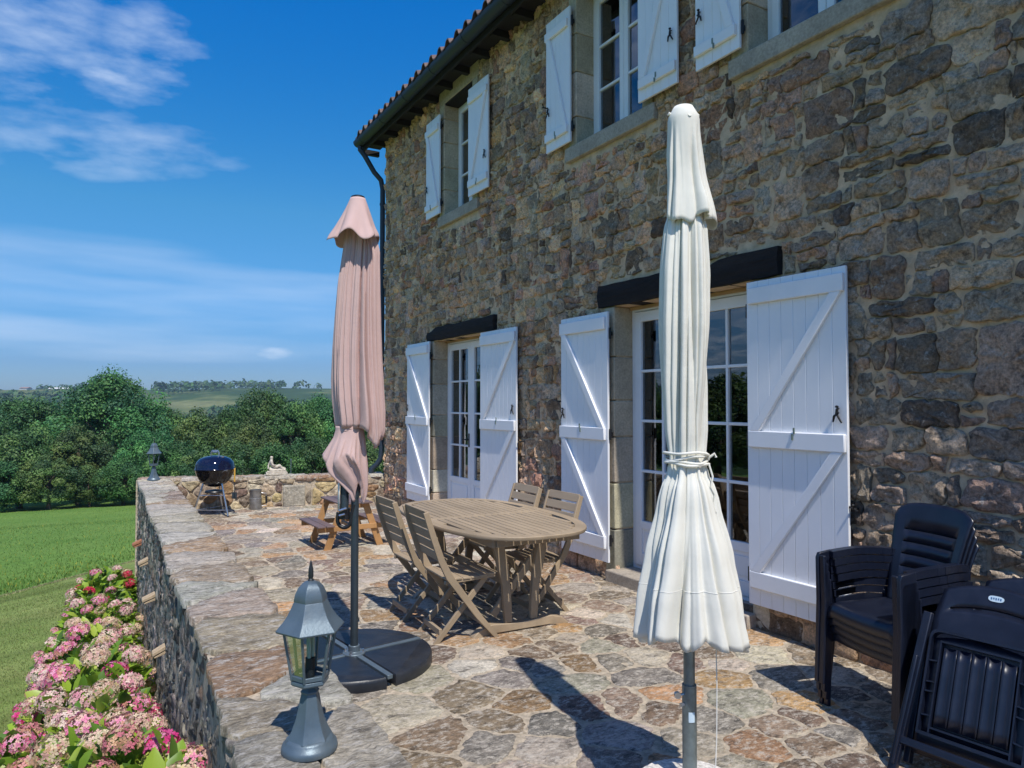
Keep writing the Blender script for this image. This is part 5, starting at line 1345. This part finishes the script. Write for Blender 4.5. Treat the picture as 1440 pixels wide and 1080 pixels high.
# ------------------------------------------------------------------ trees
TL = [(.065, .155, .05), (.085, .20, .055), (.05, .13, .05), (.12, .225, .06), (.075, .17, .05)]
def crown_mesh(seed, nl=64, per=150, leaf=.17, hue=0, low=0.):
    # crown of unit half-width, height 2 (from -1 to 1)
    rg = random.Random(seed); b = MB(); vs = []; fs = []; cs = []
    for k in range(nl):
        u = rg.uniform(-.95+low, 1); a = rg.uniform(0, 2*pi); r = sqrt(1-u*u); d = V(r*cos(a), r*sin(a), u)
        R1 = rg.uniform(.15, .30); q = rg.uniform(.62, .86)+.12*mn.noise(d*1.8+V(seed, 0, 0)); wd = 1-.18*max(0, u)
        c0 = V(d.x*q*wd, d.y*q*wd, d.z*q); kc = rg.uniform(.7, 1.3); cb = rg.choice(TL); cb = (cb[0]*(1+hue), cb[1], cb[2])
        for i in range(per):
            uu = rg.uniform(-.6, 1); aa = rg.uniform(0, 2*pi); rr_ = sqrt(1-uu*uu); n_ = V(rr_*cos(aa), rr_*sin(aa), uu)
            p = c0+n_*R1*rg.uniform(.6, 1.12); n_ = (n_+V(rg.uniform(-.8, .8), rg.uniform(-.8, .8), rg.uniform(-.5, .8))).normalized()
            t1 = n_.orthogonal().normalized(); t2 = n_.cross(t1); ph = rg.uniform(0, 6.28); e1 = t1*cos(ph)+t2*sin(ph); e2 = n_.cross(e1); s = leaf*rg.uniform(.08, .2)
            o = len(vs); vs += [tuple(p-e1*s), tuple(p-e2*s*.6), tuple(p+e1*s), tuple(p+e2*s*.6)]; fs.append((o, o+1, o+2, o+3))
            kk = kc*rg.uniform(.75, 1.25); cs += [(cb[0]*kk, cb[1]*kk, cb[2]*kk)]*4
    b.v, b.f, b.c, b.col = vs, fs, cs, True
    o = b.build('crown', 'tree_leaf', None, smooth=False, recalc=False); me = o.data; bpy.data.objects.remove(o); return me
CM = [crown_mesh(1, 130, 330, .16, -.05), crown_mesh(2, 90, 260, .2, .1), crown_mesh(3, 80, 270, .21, -.1), crown_mesh(4, 75, 280, .22, .3, .15), crown_mesh(5, 100, 240, .2, .0)]
def trunk_mesh():
    b = MB(); rg = random.Random(4); b.tube([(0, 0, 0), (.02, .01, .25), (-.01, .02, .5), (.02, 0, .78)], [.05, .038, .03, .012], 10)
    for i in range(7):
        a = i*2.4; h = .28+.05*i; b.tube([(0, 0, h), (.12*cos(a), .12*sin(a), h+.13), (.26*cos(a), .26*sin(a), h+.24)], [.02, .013, .005], 7)
    o = b.build('trunk', 'bark', None); me = o.data; bpy.data.objects.remove(o); return me
TM = trunk_mesh(); trg = random.Random(19)
def tree(px, depth, ytop, wpx, var, label, name='broadleaf_tree', cat='tree', az=None, hh=None, low=.1, grp='trees of the wood beyond the meadow'):
    if az is None:
        r = ray(px, 567); d = V(r.x, r.y, 0).normalized(); f = d.x*sin(YAW)+d.y*cos(YAW); D = depth/f
        x, y = d.x*D, d.y*D; z = ground(x, y); Ht = 1.6+(567-ytop)/1000*depth-z; W = wpx/1000*depth
    else: x, y = depth*sin(az), depth*cos(az); z = ground(x, y); Ht = hh; W = wpx
    t = thing(name, label, cat, (x, y, z-.1), trg.uniform(0, 6.28), grp)
    o = bpy.data.objects.new('trunk', TM); COL.objects.link(o); o.parent = t; o.scale = (Ht*.8, Ht*.8, Ht)
    o = bpy.data.objects.new('crown', CM[var]); COL.objects.link(o); o.parent = t; h0 = Ht*(1-low)/2; o.location = (0, 0, Ht-h0*.97); o.scale = (W/2*1.02, W/2*1.02, h0)
    return t
tree(158, 55, 526, 165, 0, 'largest broad-crowned dark green tree, standing above the wood left of the lantern', low=.06)
for a in ((375, 57, 543, 100, 4, 'loosely branched taller tree breaking the skyline between statue and barbecue'),
          (30, 46, 598, 120, 1, 'dark tree at the left edge of the meadow, in front of the others'),
          (64, 60, 560, 110, 2, 'tree just left of the largest tree, its top level with the horizon'),
          (8, 64, 557, 120, 4, 'tree at the extreme left of the wood, behind the dark front one'),
          (112, 48, 600, 95, 3, 'brighter green tree at the foot of the largest tree, on its left'),
          (205, 48, 602, 90, 2, 'tree directly behind the far lantern'),
          (237, 60, 567, 95, 1, 'rounded tree between the largest tree and the barbecue'),
          (283, 56, 578, 90, 3, 'olive-green tree above the barbecue lid'),
          (328, 60, 571, 95, 2, 'tree right of the barbecue, its top just below the hill line'),
          (352, 52, 590, 85, 3, 'yellowish-green tree behind the statue, on its left'),
          (412, 56, 561, 95, 1, 'bushy tree above the statue, right of the skyline tree'),
          (447, 60, 558, 95, 0, 'tree just left of the pink parasol canopy'),
          (488, 58, 560, 95, 2, 'tree mostly hidden behind the pink parasol'),
          (528, 56, 562, 95, 4, 'tree showing between the pink parasol and the house corner'),
          (570, 60, 560, 110, 1, 'tree of the wood hidden behind the house corner')): tree(*a)
ul = ['left-hand', 'second', 'third', 'fourth', 'fifth', 'sixth', 'seventh', 'eighth', 'ninth', 'tenth']
for i, (px, dp, yt, wp, v) in enumerate(((-12, 43, 645, 95, 2), (70, 44, 640, 85, 3), (128, 46, 650, 75, 1), (176, 46, 640, 80, 4), (238, 43, 618, 90, 2), (286, 41, 628, 80, 3), (338, 41, 618, 95, 1), (395, 40, 622, 95, 2), (445, 41, 612, 90, 4), (500, 42, 612, 100, 3))):
    tree(px, dp, yt, wp, v, '%s low shrub along the edge of the wood, counting from the left of the photo' % ul[i], 'shrub', 'shrub', low=0., grp='shrubs at the wood edge')
for i in range(9):
    tree(0, 44+10*trg.random(), 0, 8+3*trg.random(), i % 5, 'tree of the wood outside the left edge of the photo', az=R(-88+i*8.+4*trg.random()), hh=8+2.5*trg.random(), low=.05)
# woods and hedges on the far hills: one mass
rg = random.Random(40); vs = []; fs = []; cs = []
n_ = 0
while n_ < 5200:
    az = R(rg.uniform(-95, 75)); r = 150+1050*rg.random()**.8; x, y = r*sin(az), r*cos(az)
    v = mn.noise(Vector((x*.0045, y*.0045, 7.)))+.5*mn.noise(Vector((x*.015, y*.015, 2.)))
    if v < .02+(.14 if r > 700 else -.12): continue
    n_ += 1; z = ground(x, y); S = rg.uniform(3.5, 7); cb = rg.choice(TL); kc = rg.uniform(.7, 1.2)
    for i in range(26 if r < 450 else 14):
        u = rg.uniform(-.2, 1); a = rg.uniform(0, 6.28); q = sqrt(1-u*u); n3 = V(q*cos(a), q*sin(a), u); p = V(x, y, z+S*.7)+n3*S*rg.uniform(.7, 1.05)
        m_ = (n3+V(rg.uniform(-.6, .6), rg.uniform(-.6, .6), .3)).normalized(); e1 = m_.orthogonal().normalized(); e2 = m_.cross(e1); s = S*rg.uniform(.28, .5)
        o = len(vs); vs += [tuple(p-e1*s), tuple(p-e2*s*.7), tuple(p+e1*s), tuple(p+e2*s*.7)]; fs.append((o, o+1, o+2, o+3)); k = kc*rg.uniform(.8, 1.2); cs += [(cb[0]*k, cb[1]*k, cb[2]*k)]*4
b = MB(); b.v, b.f, b.c, b.col = vs, fs, cs, True
tag(b.build('hill_woods', 'tree_leaf', smooth=False, recalc=False), 'distant woods and hedges covering the far hills', 'woods', kind='stuff')
for px, dp, w_, h_, lb in ((86, 900, 27, 4.2, 'long white farm building far off on the hill at the left'), (36, 880, 9, 4, 'small pale farmhouse on the far hill at the left edge')):
    r = ray(px, 567); d = V(r.x, r.y, 0).normalized(); D = dp/(d.x*sin(YAW)+d.y*cos(YAW)); x, y = d.x*D, d.y*D; z = max(ground(x, y), 1.6+.0115*dp)
    t = thing('farm_building', lb, 'farm building', (x, y, z), -YAW, 'buildings on the far hill')
    b = MB(); b.box(-w_/2, w_/2, -5, 5, -14, h_); b.build('walls', 'farmwall', t)
    b = MB(); b.prism([(-5.6, h_), (5.6, h_), (0, h_+1.8)], -w_/2-.5, w_/2+.5, 'x'); b.build('roof', 'farmroof' if w_ < 20 else 'farmwall', t)

# ------------------------------------------------------------------ the air
m = bpy.data.materials.new('haze'); m.use_nodes = True; nt = m.node_tree; nt.nodes.clear(); out = nt.nodes.new('ShaderNodeOutputMaterial')
v = nt.nodes.new('ShaderNodeVolumePrincipled'); v.inputs['Color'].default_value = (.72, .86, 1, 1); v.inputs['Density'].default_value = .0003; v.inputs['Anisotropy'].default_value = .3
nt.links.new(v.outputs[0], out.inputs['Volume']); M['haze'] = m
b = MB(); b.box(-4200, 4200, -4200, 4200, -175, 46); tag(b.build('haze', 'haze', smooth=False), kind='stuff')
